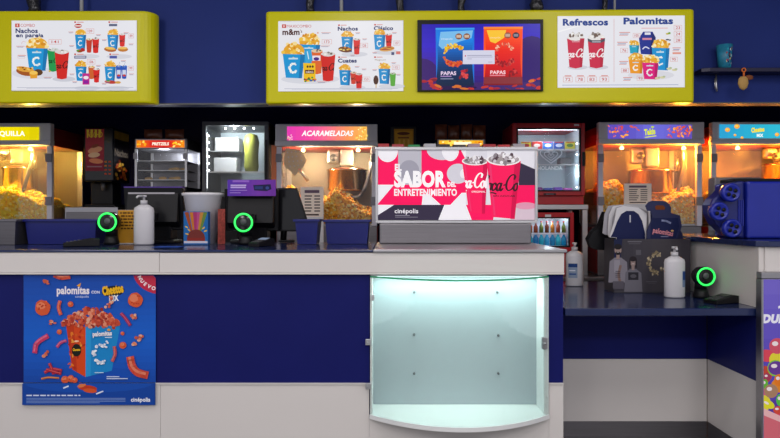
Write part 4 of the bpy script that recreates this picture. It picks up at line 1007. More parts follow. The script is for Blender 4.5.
part('shelf_edge', B().box(X(521, BD), X(570, BD), BD + .054, BD + .0595, zm - .008, zm - .001), paper_w, f2)
cols = ['#1ea0d8', '#20b8d8', '#2a8ad0', '#28c0e0', '#38b0e8', '#1c90c8', '#30c8e0']
for i in range(8):
    d = 5.09; p = 524.5 + i * 5.6; c = cols[i % 7]
    t = thing('drink_bottle', 'blue drink bottle on the lower shelf of the drinks fridge', 'bottle', (X(p, d), d, hz0), 'bottles in the drinks fridge')
    r_ = .0222
    part('body', B().lathe([(r_, hz0), (r_, hz0 + .06), (r_ * .5, hz0 + .078), (r_ * .4, hz0 + .09)], (X(p, d), d, 0), seg=12), pm('drink_%d' % i, c, .2), t)
    part('cap', B().lathe([(r_ * .48, hz0 + .0905), (r_ * .48, hz0 + .098)], (X(p, d), d, 0), seg=10), paper_w, t)
for i in range(8):
    d = 5.09; p = 524.5 + i * 5.6
    t = thing('sauce_bottle', 'dark amber bottle on the upper shelf of the drinks fridge', 'bottle', (X(p, d), d, zm), 'amber bottles in the drinks fridge')
    part('body', B().lathe([(.017, zm), (.017, zm + .05), (.008, zm + .07), (.007, zm + .085)], (X(p, d), d, 0), seg=12), pm('amber_%d' % i, ['#6a2a12', '#a86a1c', '#8a3a20', '#58702a'][i % 4], .25), t)
    part('cap', B().lathe([(.009, zm + .0855), (.009, zm + .094)], (X(p, d), d, 0), seg=10), red_p, t)

# ------------------------------------------------------------------ drinks advert case on the counter
CT, SD = 1.1035, 3.6
av_ = thing('advert_case', 'steel counter case fronted by the pink EL SABOR drinks advert', 'advertising case', (X(456, SD), SD + .1, CT))
part('plinth', B().box(X(379.5, SD), X(531, SD), SD - .01, SD + .22, CT + .0005, Z(223.5, SD), .006), steel_d, av_, 'brushed steel plinth')
part('foot_plate', B().box(X(374, SD), X(541, SD), SD - .05, SD + .235, CT - .0012, CT, .0005), steel, av_) if False else None
part('body', B().box(X(377, SD), X(536, SD), SD + .012, SD + .22, Z(223, SD), Z(149.5, SD), .004), steel_d, av_)
fx0, fx1, fz0, fz1 = X(375.3, SD), X(537.4, SD), Z(223.3, SD), Z(147, SD)
part('frame', B().box(fx0, fx1, SD - .012, SD + .0115, fz1 - .019, fz1, .003).box(fx0, fx1, SD - .012, SD + .0115, fz0, fz0 + .016, .003).box(fx0, fx0 + .016, SD - .012, SD + .0115, fz0 + .0165, fz1 - .0195, .003).box(fx1 - .016, fx1, SD - .012, SD + .0115, fz0 + .0165, fz1 - .0195, .003), alu, av_)
part('top_tray', B().box(X(378, SD), X(535, SD), SD + .012, SD + .22, Z(149.4, SD), Z(148.2, SD)), steel_d, av_)
a = Art(front(SD - .002), 375, 140, 3.98)
GR, PK, DK, LG = '#e4e3ea', '#ff1a62', '#3a3348', '#f4f3f8'
a.clip = [(10, 36), (640, 36), (640, 318), (10, 318)]
a.rect(10, 36, 640, 318, GR)
a.rect(10, 36, 92, 178, PK); a.ell(50, 44, 41, 44, LG, 24); a.rect(92, 36, 185, 178, '#bdbcc6'); a.ell(136, 122, 40, 42, '#a2a1ae', 24)
a.rect(185, 36, 362, 258, PK); a.ell(268, 40, 62, 40, '#d2d1da', 24); a.ell(300, 40, 34, 44, LG, 24); a.poly([(262, 36), (362, 36), (330, 84), (290, 84)], LG) if False else None
a.ell(330, 134, 44, 40, '#d6d5de', 26); a.ell(352, 134, 14, 18, LG, 16); a.poly([(340, 36), (362, 36), (362, 80)], LG)
a.rect(10, 178, 185, 258, PK); a.poly([(10, 178), (76, 178), (10, 256)], LG); a.poly([(130, 178), (185, 178), (190, 258), (172, 258)], '#e8e7ec') if False else None
a.poly([(190, 216), (216, 216), (262, 258), (186, 258)], LG); a.poly([(345, 210), (362, 210), (362, 258), (300, 258)], LG)
a.poly([(10, 300), (76, 258), (276, 258), (252, 318), (10, 318)], DK); a.poly([(10, 258), (76, 258), (10, 300)], LG)
a.poly([(276, 258), (362, 258), (385, 318), (252, 318)], LG); a.poly([(362, 258), (480, 258), (470, 318), (385, 318)], PK)
a.rect(560, 36, 640, 100, '#e6e5ec'); a.poly([(572, 88), (640, 118), (640, 180), (572, 180)], DK); a.rect(556, 180, 640, 262, PK); a.poly([(540, 262), (640, 262), (640, 318), (540, 318)], '#d8c4d0'); a.ell(600, 262, 44, 14, '#e49ab4', 20)
a.rect(362, 36, 560, 318, '#cccad3') if False else None
a.rect(362, 36, 446, 258, '#dddce4'); a.rect(446, 36, 560, 100, '#e6e5ec')
a.text('EL', 79, 121, 24, '#fbf8fa', w=27, bold=.05); a.text('SABOR', 76, 184, 57, '#ffffff', w=206, bold=.05); a.text('DEL', 288, 185, 17, '#fbf8fa', w=34, bold=.06)
a.text('ENTRETENIMIENTO', 76, 221, 25, '#fbf8fa', w=250, bold=.035); a.text('cin\u00e9polis', 78, 291, 17, '#efedf2', w=94, bold=.02); a.rect(80, 299, 138, 302, '#8a8694'); a.rect(80, 306, 170, 308, '#8a8694')
def bigcup(cx, cy, rx, ry, P, col, edge, txt, sub, tx, ty, cap, subx, suby, subw, kx):
    old = a.clip; a.clip = None
    a.poly(P, col); n = len(P)
    a.clip = P if False else None
    xl0, xr0 = P[0][0], P[1][0]
    a.poly([(P[1][0] - rx * .36, P[1][1] + 4), P[1], P[2], (P[2][0] - rx * .26, P[2][1])], edge)
    a.poly([(P[0][0] + rx * .12, P[0][1] + 4), (P[0][0] + rx * .24, P[0][1] + 4), (P[3][0] + rx * .2, P[3][1] - 4), (P[3][0] + rx * .1, P[3][1] - 4)], '#ee3a70')
    a.clip = P; script(a, tx, ty, cap, txt, kx, .14)
    a.text(sub, subx, suby, 6.5, txt, w=subw, bold=.02); a.clip = None
    a.ell(cx, cy, rx, ry, '#f3f1f3', 28); a.ell(cx, cy - 1, rx * .9, ry * .82, '#a39a9a', 26)
    for i in range(34):
        t = R.uniform(0, 2 * PI); q = math.sqrt(R.random()); a.ell(cx + rx * .78 * q * math.cos(t), cy - 5 + ry * .85 * q * math.sin(t) - (6 if q < .5 else 0), rx * R.uniform(.08, .17), rx * R.uniform(.06, .12), R.choice(['#e9e6ea', '#c9c5cb', '#8a8288', '#f8f6f8', '#6e6068', '#b5adb2', '#54424a']), 7, R.random() * 3)
    a.clip = old
bigcup(398, 84, 52, 17, [(347, 88), (449, 88), (438, 294), (374, 288)], '#ff2060', '#d81650', '#fff8fa', 'ORIGINAL', 303, 190, 58, 384, 209, 56, .77)
bigcup(512, 78, 68, 24, [(445, 84), (580, 84), (556, 314), (466, 306)], '#ff2060', '#d81650', '#44222e', 'SIN AZ\u00daCAR', 409, 202, 64, 470, 226, 88, .84)
a.make('advert_print', P_advert, av_)
for i, (p, w_, c, nm) in enumerate(((378, 11, '#b02028', 'dark red'), (392, 12, '#a8323a', 'red and white'), (408, 12, '#1a8a4a', 'green'), (424, 12, '#b8b8c0', 'pale striped'), (437, 13, '#2a2228', 'black'), (453, 13, '#38282a', 'dark brown'), (468, 12, '#b09098', 'pinkish'), (483, 13, '#a81c28', 'crimson'), (498, 12, '#c02832', 'bright red'), (513, 12, '#a8a0a8', 'grey'))):
    d = SD + .06
    solo('sweet_packet', B().box(X(p, d), X(p + w_, d), d, d + .07, Z(148.2, SD) + .0005, Z(143.6 + .5 * (i % 3), d), .003), pm('packet_%d' % i, c, .35, var=.3), nm + ' sweet packet in the row along the top of the advert case', 'sweet packet', 'sweet packets on the advert case')

# ------------------------------------------------------------------ things on the long counter
TZc = 1.1012
def tub(x0p, x1p, yt, yb, d, depth, label, m=blue_p, name='plastic_tub', base=None, taper=.012):
    z0 = (base if base else TZc); z1 = Z(yt, d); x0, x1 = X(x0p, d), X(x1p, d); y0, y1 = d, d + depth; b = B()
    t = thing(name, label, 'tub', ((x0 + x1) / 2, d + depth / 2, z0)); tp = taper; w = .004
    out = [(x0 + tp, y0 + tp, z0 + .001), (x1 - tp, y0 + tp, z0 + .001), (x1 - tp, y1 - tp, z0 + .001), (x0 + tp, y1 - tp, z0 + .001)]
    top = [(x0, y0, z1), (x1, y0, z1), (x1, y1, z1), (x0, y1, z1)]
    inn = [(x0 + w, y0 + w, z1), (x1 - w, y0 + w, z1), (x1 - w, y1 - w, z1), (x0 + w, y1 - w, z1)]
    bot = [(p[0] + (w if p[0] < (x0 + x1) / 2 else -w), p[1] + (w if p[1] < (y0 + y1) / 2 else -w), z0 + .006) for p in out]
    L = [[b.bm.verts.new(v) for v in q] for q in (out, top, inn, bot)]
    b.bm.faces.new(L[0][::-1]); b.bm.faces.new(L[3])
    for A, C in zip(L, L[1:]):
        for k in range(4): b.bm.faces.new((A[k], A[(k + 1) % 4], C[(k + 1) % 4], C[k]))
    bmesh.ops.recalc_face_normals(b.bm, faces=b.bm.faces)
    part('bowl', b, m, t)
    rl = .010
    part('rim', B().box(x0 - rl, x1 + rl, y0 - rl, y0 - .0005, z1 - .012, z1 + .002, .002).box(x0 - rl, x1 + rl, y1 + .0005, y1 + rl, z1 - .012, z1 + .002, .002).box(x0 - rl, x0 - .0005, y0, y1, z1 - .012, z1 + .002).box(x1 + .0005, x1 + rl, y0, y1, z1 - .012, z1 + .002), m, t)
    return t
tub(25, 96, 219.5, 242, 3.56, .24, 'wide blue plastic tub before the yellow-signed popcorn machine')
tub(-40, 15.5, 219.5, 243, 3.5, .25, 'grey steel tub cut by the edge of the picture', steel_d, 'steel_tub')
tub(325, 369, 220, 238, 3.60, .2, 'larger blue plastic tub before the caramel popcorn machine')
tub(295, 318, 219.6, 243, 3.54, .19, 'smaller blue plastic tub beside the tilted screen')

def scanner(cx, cy, r, d, base, label, light='green'):
    x = X(cx, d); zc = Z(cy, d); rr = r * d / F
    t = thing('barcode_scanner', label, 'scanner', (x, d + .05, base), 'barcode scanners')
    part('base', B().lathe([(.042, base + .0006), (.042, base + .014), (.037, base + .030), (.034, base + .05)], (x, d + .045, 0), seg=24), black, t)
    part('neck', B().lathe([(.033, base + .0505), (.030, zc - rr * .6)], (x, d + .05, 0), seg=18), black, t)
    h = part('head', B().lathe([(rr * .86, d - .008), (rr * 1.02, d - .004), (rr * 1.06, d + .012), (rr * 1.02, d + .05), (rr * .75, d + .085)], (x, 0, zc), 'y', 32), black_g, t)
    part('ring_light', B().torus((x, d - .010, zc), rr * .92, rr * .10, 'y', 40, 8), led_green, h, 'glowing green ring')
    part('lens', B().lathe([(rr * .30, d - .012), (rr * .34, d - .0085)], (x, 0, zc + rr * .1), 'y', 20), grey_p, h)
    return t
scanner(108, 222, 9.4, 3.5, TZc, 'green-ringed scanner beside the yellow notice card')
scanner(243.8, 222.5, 9.4, 3.5, TZc, 'green-ringed scanner below the purple card')
scanner(705.2, 276.5, 9.2, 3.40, .8105, 'green-ringed scanner on the low counter')

def bottle(cx, d, base, label, lab=None, w=20.0):
    x = X(cx, d); r = w / 2 * d / F; s = r / .0575; h = .224 * s
    t = thing('pump_bottle', label, 'pump bottle', (x, d, base), 'white pump bottles')
    body = B().lathe([(r * .9, base + .0006), (r, base + .008), (r, base + h * .88), (r * .93, base + h * .95), (r * .5, base + h * 1.02), (r * .3, base + h * 1.04)], (x, d, 0), seg=32, sy=.62)
    part('bottle', body, white_p, t)
    z = base + h * 1.041
    part('collar', B().lathe([(r * .34, z), (r * .34, z + .022 * s)], (x, d, 0), seg=20), white_p, t)
    p = part('pump', B().lathe([(r * .12, z + .0222 * s), (r * .12, z + .040 * s), (r * .26, z + .0405 * s), (r * .26, z + .052 * s)], (x, d, 0), seg=16), white_p, t)
    part('nozzle', B().tube([(x, d - r * .2, z + .046 * s), (x - .012 * s, d - r * .9, z + .045 * s), (x - .016 * s, d - r * 1.1, z + .036 * s)], .006 * s), white_p, p)
    if lab:
        a = Art(lambda px, py, e: (x + r * 1.006 * math.sin(px), d - r * .62 * 1.02 * math.cos(px) - e, base + py * s), 0, 0, 1.)
        for (u0, u1, v0, v1, c) in lab:
            for i in range(6): a._add([(u0 + (u1 - u0) * i / 6, v0), (u0 + (u1 - u0) * (i + 1) / 6, v0), (u0 + (u1 - u0) * (i + 1) / 6, v1), (u0 + (u1 - u0) * i / 6, v1)], c)
            a.n += 6
        a.make('label_print', P_film, t)
    return t
bottle(144, 3.52, TZc, 'white pump bottle on the long counter before a black till')
bottle(574.5, 4.02, .8105, 'white pump bottle with a blue label beside the fridge stand', [(-.95, .15, .055, .15, '#8fa0b8'), (-.95, .15, .125, .148, '#20407c'), (-.8, 0, .075, .085, '#3a5a98'), (-.8, -.1, .1, .106, '#e8ecf4')], 17.5)
bottle(674.5, 3.46, .8105, 'white pump bottle before the grey promotional box', [(.55, 1.35, .06, .15, '#7a8cae'), (.6, 1.3, .10, .146, '#2a4a88')], 20.5)

def pinpad(x0p, x1p, yt, yb, d, base, label, screen, rz, tilt=.12):
    w = (x1p - x0p) * d / F; L = w * 1.05
    t = thing('card_terminal', label, 'card terminal', (0, 0, 0), 'card payment terminals')
    part('body', B().prism([(-L / 2, .0006), (L / 2, .0006), (L / 2, .05), (L * .3, .055), (-L / 2, .024)], -w * .30, w * .30, 'x', .004), black, t)
    sl = (.055 - .024) / (L * .8)
    def on(u, v, e): return (u, v, .024 + (v + L / 2) * sl + .0012 + e)
    b = B(); y0_, y1_ = L * .02, L * .27
    b.prism([(y0_, on(0, y0_, 0)[2]), (y1_, on(0, y1_, 0)[2]), (y1_, on(0, y1_, .0025)[2]), (y0_, on(0, y0_, .0025)[2])], -w * .22, w * .22, 'x')
    part('screen', b, lcd if screen else black_g, t)
    for r_ in range(4):
        for c_ in range(3):
            y = -L * .42 + r_ * L * .105; zc = on(0, y + .004, 0)[2]; part('key', B().box(-w * .2 + c_ * w * .15, -w * .2 + c_ * w * .15 + w * .1, y, y + L * .06, zc - .0005, zc + .004, .001), grey_p, t)
    t.location = (X((x0p + x1p) / 2, d), d, base); t.rotation_euler.z = rz; t.scale.z = .78
    return t
pinpad(66, 97, 233, 245, 3.36, TZc, 'black card terminal in front of the wide blue tub', False, -1.1)
pinpad(250, 273, 232, 245, 3.36, TZc, 'black card terminal with a lit screen below the purple card', True, -.5)
pinpad(707, 735, 285, 298, 3.24, .8105, 'black card terminal beside the low counter scanner', False, -1.2)

# notice card
t = thing('notice_card', 'small yellow notice card between scanner and pump bottle', 'notice', (X(127, 3.62), 3.63, TZc))
part('card', B().box(X(118, 3.62), X(136, 3.62), 3.62, 3.624, TZc + .0006, Z(210, 3.62)), paper_w, t)
a = Art(front(3.6192), 0, 0, 1.); a.rect(118, 210.2, 136, 243, '#c8902a')
for i in range(6):
    x = 120 + (i % 2)
    while x < 133.5: w_ = R.uniform(1.6, 4.2); a.rect(x, 212.2 + i * 3.1, min(134.5, x + w_), 213.7 + i * 3.1, '#4a2c10'); x += w_ + .8
a.make('notice_print', P_matte, t)

# tills
def till(x0p, x1p, yt, d, label, strip=True):
    x0, x1 = X(x0p, d), X(x1p, d); zt = Z(yt, d); t = thing('till_screen', label, 'till', ((x0 + x1) / 2, d + .1, TZc), 'black tills'); w = x1 - x0
    part('foot', B().box(x0 + w * .12, x1 - w * .12, d + .03, d + .18, TZc + .0006, TZc + .022, .008), black, t)
    part('stand', B().prism([(d + .08, TZc + .0225), (d + .20, TZc + .0225), (d + .15, zt - .16), (d + .05, zt - .16)], x0 + w * .22, x1 - w * .22, 'x', .008), black, t)
    part('back_housing', B().prism([(d + .01, zt - .20), (d + .075, zt - .235), (d + .075, zt - .03), (d + .035, zt - .03)], x0 + w * .06, x1 - w * .06, 'x', .01), black, t)
    pt_ = part('screen_panel', B().prism([(d + .076, zt - .245), (d + .10, zt - .25), (d + .092, zt), (d + .045, zt)], x0, x1, 'x', .006), black, t)
    part('screen', B().prism([(d + .1015, zt - .235), (d + .1025, zt - .235), (d + .096, zt - .02), (d + .095, zt - .02)], x0 + .02, x1 - .02, 'x'), black_g, pt_)
    for i in range(5): part('vent_slot', B().box(x0 + w * .36 + i * w * .06, x0 + w * .39 + i * w * .06, d + .006, d + .0098 + .01, zt - .19, zt - .15), black_g, t)
    return t
till(120, 180, 187.5, 3.62, 'black till with a purple edged screen behind the white pump bottle')
d = 3.63
solo('purple_strip', B().box(X(121, d), X(180, d), d + .035, d + .085, Z(187.5, 3.62) + .0006, Z(186.3, 3.62) + .001), pm('purple_card', '#4a2a8a', .5), 'thin purple strip lying along the top of the till', 'strip')
part('painted_reflection', B().box(X(130, 3.68), X(176, 3.68), 3.654, 3.662, Z(194.6, 3.66), Z(192.4, 3.66)), grey_l, bpy.data.objects['till_screen'])  # pale bar standing in for a grey reflection on the frame
till(222, 276, 188.5, 3.62, 'black till under the purple folded card')
# purple folded card
t = thing('folded_card', 'purple folded card standing on top of the till', 'card', (X(251, 3.6), 3.62, Z(188.5, 3.62) + .001))
part('card', B().box(X(227.5, 3.6), X(275.8, 3.6), 3.600, 3.604, Z(196, 3.6), Z(179.8, 3.6)).box(X(229, 3.6), X(275, 3.6), 3.6045, 3.70, Z(188.5, 3.62) + .001, Z(188.5, 3.62) + .004), pm('violet_card', '#6a34a8', .5), t)
a = Art(front(3.5994), 170, 160, 4.87)
a.grad(280, 96, 515, 175, ['#5a34b0', '#6a36b0', '#7a3ab0', '#7030a0'], 10)
a.rect(305, 98, 385, 108, '#9a6ad0'); a.text('PIDE TU FACTURA', 295, 133, 10, '#d8c8f0', w=80, bold=.03) if False else a.lines(295, 120, 378, 2, 10, 7, '#cdb8ee', .15); a.lines(292, 146, 376, 1, 6, 3, '#b090d8'); a.lines(292, 158, 350, 1, 6, 3, '#b090d8')
a.poly([(405, 122), (490, 118), (494, 142), (470, 152), (410, 148)], '#1c1a48'); a.rect(412, 128, 452, 142, '#2a3a78'); a.ell(474, 136, 9, 8, '#3a4a90', 12)
a.make('card_print', P_matte, t)
# tilted second screen
d = 3.765
t = thing('tilted_screen', 'black touch screen leaning beside the till near the caramel machine', 'screen', (X(288, d), d + .08, TZc))
part('foot', B().box(X(277.5, d), X(293, d), d + .023, d + .08, TZc + .0006, TZc + .016, .006), black, t)
part('neck', B().tube([(X(282, d), d + .05, TZc + .0165), (X(283, d), d + .048, TZc + .12)], .02), black, t)
q = [(X(265, d), Z(188, d)), (X(297, d), Z(188, d)), (X(311, d), Z(231.5, d)), (X(277, d), Z(231.5, d))]
part('panel', B().prism(q, d, d + .022, 'y', .004), black, t)
cx_ = sum(p[0] for p in q) / 4; cz_ = sum(p[1] for p in q) / 4
part('screen', B().prism([(cx_ + (p[0] - cx_) * .9, cz_ + (p[1] - cz_) * .92) for p in q], d - .002, d - .0004, 'y'), black_g, t)

# cup stack, colourful box, leaflet, flyer
d = 3.66
t = thing('cup_stack', 'stack of frosted white cups behind a colourful box', 'cups', (X(203, d), d, TZc))
xc = X(203, d); r1 = 19.5 * d / F; r0 = 12 * d / F; zt1 = Z(193, d)
part('outer_cup', B().lathe([(r0, TZc + .0006), (r1 * .95, zt1 - .02), (r1 * 1.04, zt1 - .015), (r1 * 1.05, zt1 - .002), (r1 * .98, zt1), (r1 * .9, zt1 - .02)], (xc, d, 0), seg=36), cup_w, t)
d = 3.50
t = thing('napkin_box', 'small blue box printed with orange, pink and green rays', 'box', (X(195, d), d + .03, TZc))
part('carton', B().box(X(183.5, d), X(208, d), d, d + .045, TZc + .0006, Z(211.5, d), .002), pm('box_blue', '#1c64b0', .5), t)
a = Art(front(d - .0008), 0, 0, 1.); a.rect(184, 212, 207.6, 243, '#1c68ac')
for (p, q_, c) in ((184.5, 188.5, '#a0481c'), (189.5, 193, '#c47628'), (193, 197, '#a83468'), (197, 200, '#b84a80'), (200, 203.5, '#c0843a'), (203.5, 207.4, '#64863c')): a.poly([(p, 212.2), (q_, 212.2), (195.8 + (q_ - 195.8) * .45, 232), (195.8 + (p - 195.8) * .45, 232)], c)
a.ell(196, 238, 9, 8.5, '#76302a', 22, 0, PI, 2 * PI); a.rect(187, 237.8, 205, 241, '#8a2c24')
for x, y, r_ in ((186.5, 227, .5), (189, 230, .8), (203.5, 228, -.7), (205.5, 231, -.4), (187, 234, .3)): a.ell(x, y, 1.8, .7, '#e8b838', 8, r_)
a.rect(184, 241, 207.6, 243.2, '#c8c8d8'); a.make('box_print', P_matte, t)
d = 3.56
solo('folded_leaflet', B().prism([(X(217.8, d), d), (X(222.6, d), d + .05), (X(223, d), d + .045), (X(218.4, d), d - .004)], TZc + .0006, Z(209, d), 'z'), pm('leaflet', (.55, .10, .08), .5, var=.9, scale=60), 'red and white folded leaflet standing beside the frosted cups', 'leaflet')
d = 3.25
a0 = B().box(X(153, d), X(180, d), d - .03, d + .10, TZc + .0006, TZc + .0014); solo('flyer', a0, pm('flyer_blue', '#2a58c0', .4, var=.6, scale=25), 'blue paper flyer lying on the counter before the colourful box', 'flyer')

def price_card(x0p, x1p, y0p, y1p, d, z0, label):
    t = thing('price_card', label, 'price list', (X((x0p + x1p) / 2, d), d, z0), 'white price cards')
    part('card', B().box(X(x0p, d), X(x1p, d), d, d + .006, z0, Z(y0p, d)), paper_w, t)
    a = Art(front(d - .0008), 0, 0, 1.); w = x1p - x0p; h = y1p - y0p; a.rect(x0p + .5, y0p + .5, x1p - .5, y1p, '#f6e6d8'); a.rect(x0p + w * .18, y0p + h * .10, x1p - w * .18, y0p + h * .20, '#6a5468')
    for i in range(6): a.rect(x0p + w * .18, y0p + h * (.28 + .1 * i), x0p + w * (.45 + .1 * R.random()), y0p + h * (.32 + .1 * i), '#4a3430'); a.rect(x0p + w * .6, y0p + h * (.28 + .1 * i), x1p - w * .15, y0p + h * (.32 + .1 * i), '#4a3430')
    a.rect(x0p + w * .2, y0p + h * .9, x1p - w * .2, y0p + h * .95, '#4a3430'); a.make('list_print', P_matte, t)
    return t
price_card(300.5, 323.5, 187, 217, 4.945, BZ, 'white price list before the caramel popcorn machine')
price_card(624, 651.5, 183.5, 204, 4.945, BZ, 'white price list before the purple-signed popcorn machine')

# ------------------------------------------------------------------ low counter things
LZ = .8106; d = 3.66
t = thing('promo_box', 'open grey promotional box with two printed people on the low counter', 'box', (X(651, d), d + .06, LZ))
part('carton', B().box(X(614, d), X(690.5, d), d, d + .006, LZ + .0006, Z(239, d)).box(X(614, d), X(690.5, d), d + .16, d + .166, LZ + .0006, Z(241, d)).box(X(614, d), X(614, d) + .005, d + .0065, d + .1595, LZ + .0006, Z(239, d)).box(X(690.5, d) - .005, X(690.5, d), d + .0065, d + .1595, LZ + .0006, Z(239, d)).box(X(614, d) + .0055, X(690.5, d) - .0055, d + .0065, d + .1595, LZ + .0006, LZ + .004), pm('grey_card', '#3a3840', .5), t)
a = Art(front(d - .0008), 540, 170, 3.129)
a.grad(232, 216, 470, 378, ['#3c3942', '#45424a', '#4a464c', '#403c44'], 8)
a.poly([(232, 216), (258, 216), (250, 300), (232, 372)], '#1c2448')
def fig(x, y, s, skin, hair, top, beard=False):
    a.poly([(x - 30 * s, y + 110 * s), (x - 26 * s, y + 44 * s), (x - 10 * s, y + 32 * s), (x + 10 * s, y + 32 * s), (x + 28 * s, y + 46 * s), (x + 32 * s, y + 110 * s)], top)
    a.rect(x - 5 * s, y + 20 * s, x + 5 * s, y + 36 * s, skin); a.ell(x, y + 8 * s, 11 * s, 15 * s, skin, 16); a.ell(x, y - 2 * s, 12 * s, 9 * s, hair, 14)
    if beard: a.ell(x, y + 18 * s, 8 * s, 6 * s, hair, 12)
    else: a.rect(x - 13 * s, y - 2 * s, x - 8 * s, y + 28 * s, hair); a.rect(x + 8 * s, y - 2 * s, x + 13 * s, y + 28 * s, hair)
    a.ell(x - 4 * s, y + 6 * s, 1.6 * s, 1 * s, '#201c20', 8); a.ell(x + 4 * s, y + 6 * s, 1.6 * s, 1 * s, '#201c20', 8); a.rect(x - 4 * s, y + 14 * s, x + 4 * s, y + 15.5 * s, '#e8e0dc')
fig(244, 242, 1.0, '#a08880', '#221e22', '#85818b', True); a.rect(232, 282, 250, 320, '#98949e')
a.stroke([(252, 300), (246, 330), (252, 352)], 8, '#8a7068'); a.rect(228, 348, 262, 372, '#5a5660'); a.lines(236, 316, 252, 4, 6, 2, '#3a3640', .1)
fig(291, 280, .92, '#988480', '#2a242a', '#6e6c76'); a.rect(276, 320, 308, 344, '#2c2a32'); a.ell(292, 332, 10, 6, '#58565e', 10)
a.rect(274, 222, 318, 226, '#6a6870'); a.rect(278, 229, 314, 232, '#5a5860'); a.rect(300, 250, 316, 266, '#5e5c64')
for i in range(60):
    t_ = .5 + R.random() * 4.9; rr = R.uniform(20, 32); x, y = 364 + rr * math.cos(t_) * .95, 292 + rr * math.sin(t_) * 1.15
    if not (-.0 < math.sin(t_ * 2.3) < .25): a.ell(x, y, R.uniform(3, 5.5), R.uniform(2, 4), R.choice(['#a89878', '#8a7c60', '#c0b294', '#6e6250']), 7, R.random() * 3)
a.rect(332, 348, 366, 351, '#5c5a62'); a.rect(338, 354, 362, 356, '#56545c')
a.make('box_print', P_matte, t)
# popcorn carriers standing in the box
def carrier(d, pts, m, label, name='popcorn_carrier', hole=None, art=None, thick=.006, grp='folded cardboard carriers', ang=0):
    P = [(X(540 + x / 3.129, d), Z(170 + y / 3.129, d)) for x, y in pts]
    c = thing(name, label, 'carrier', (sum(p[0] for p in P) / len(P), d, min(p[1] for p in P)), grp)
    part('sheet', B().prism(P, d, d + thick, 'y'), m, c)
    if art: a = Art(front(d - .0008), 540, 170, 3.129); art(a); a.make('sheet_print', P_matte, c)
    return c
zb_ = 365
cw = [(205, 250), (208, 140), (216, 108), (244, 104), (262, 112), (268, 340), (238, 340)]
def shift(pts, dx, dy): return [(x + dx, y + dy) for x, y in pts]
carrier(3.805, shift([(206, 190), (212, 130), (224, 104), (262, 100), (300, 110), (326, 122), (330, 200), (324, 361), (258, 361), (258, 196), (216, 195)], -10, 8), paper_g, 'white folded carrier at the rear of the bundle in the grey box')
carrier(3.785, shift([(214, 196), (218, 136), (230, 110), (268, 104), (306, 112), (332, 126), (334, 200), (322, 366), (242, 366), (240, 207), (218, 206)], -2, 4), paper_w, 'white folded carrier second from the rear of the bundle')
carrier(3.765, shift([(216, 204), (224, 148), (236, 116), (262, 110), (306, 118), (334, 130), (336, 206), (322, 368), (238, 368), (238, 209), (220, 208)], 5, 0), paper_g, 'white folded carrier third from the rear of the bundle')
def arch(a):
    a.poly([(240, 370), (240, 211), (221, 210), (230, 192), (242, 160), (254, 138), (270, 128), (294, 128), (308, 138), (320, 160), (329, 200), (328, 370)], '#1a2250'); a.poly([(280, 141), (284, 141), (284, 164), (280, 164)], '#c8c8d4')
carrier(3.735, [(218, 206), (232, 164), (240, 120), (262, 112), (308, 118), (334, 136), (332, 210), (330, 374), (239, 374), (239, 212), (219, 211)], paper_w, 'white carrier with a navy arch at the front of the bundle', art=arch)
def tote(a):
    a.poly([(350, 150), (432, 150), (436, 176), (424, 214), (346, 214), (346, 176)], '#1f264f')
    a.text('palomitas', 384, 201, 15, '#e0909a', w=64, bold=.03, align='c', rot=.18); a.ell(414, 190, 5, 3, '#d8b070', 8); a.rect(378, 207, 402, 209.5, '#8a88a8'); a.stroke([(382, 158), (396, 160), (408, 166)], 6, '#8a92b8')
t2 = [(334, 190), (352, 148), (346, 128), (336, 128), (330, 112), (340, 100), (352, 96), (392, 97), (406, 108), (408, 134), (438, 142), (444, 176), (430, 216), (424, 376), (336, 376)]
cr = carrier(3.70, t2, navy_card, 'navy carrier with a handle and a pink palomitas print', art=tote)
a = Art(front(3.6985), 540, 170, 3.129); a.poly([(360, 114), (366, 110), (386, 111), (392, 118), (390, 124), (362, 124)], '#7a3c1c'); a.make('handle_hole_print', P_matte, cr)
t3 = [(340, 120), (350, 102), (390, 100), (404, 112), (404, 136), (440, 196), (440, 214), (432, 368), (350, 368)]
carrier(3.72, shift(t3, 6, 4), navy_card, 'plain navy carrier behind the palomitas carrier')
# black carrier pile leaning at the side
for i in range(4):
    d = 3.90 - i * .014
    P = [(X(540 + x / 3.129, d), Z(170 + y / 3.129, d)) for x, y in shift([(142, 214), (156, 190), (178, 172), (194, 130), (206, 132), (300, 160), (300, 240)], i * 3, i * 2)] + [(X(632, d), LZ + .0008), (X(618, d), LZ + .0008), (X(616, d), Z(251, d)), (X(594 + i, d), Z(248 + i * .6, d)), (X(588 + i, d), Z(246 + i * .6, d))]
    c = thing('black_carrier', 'black folded carrier poking out beside the white bundle', 'carrier', (P[0][0], d, P[0][1]), 'black carriers beside the white bundle')
    part('sheet', B().prism(P, d, d + .006, 'y'), black, c)

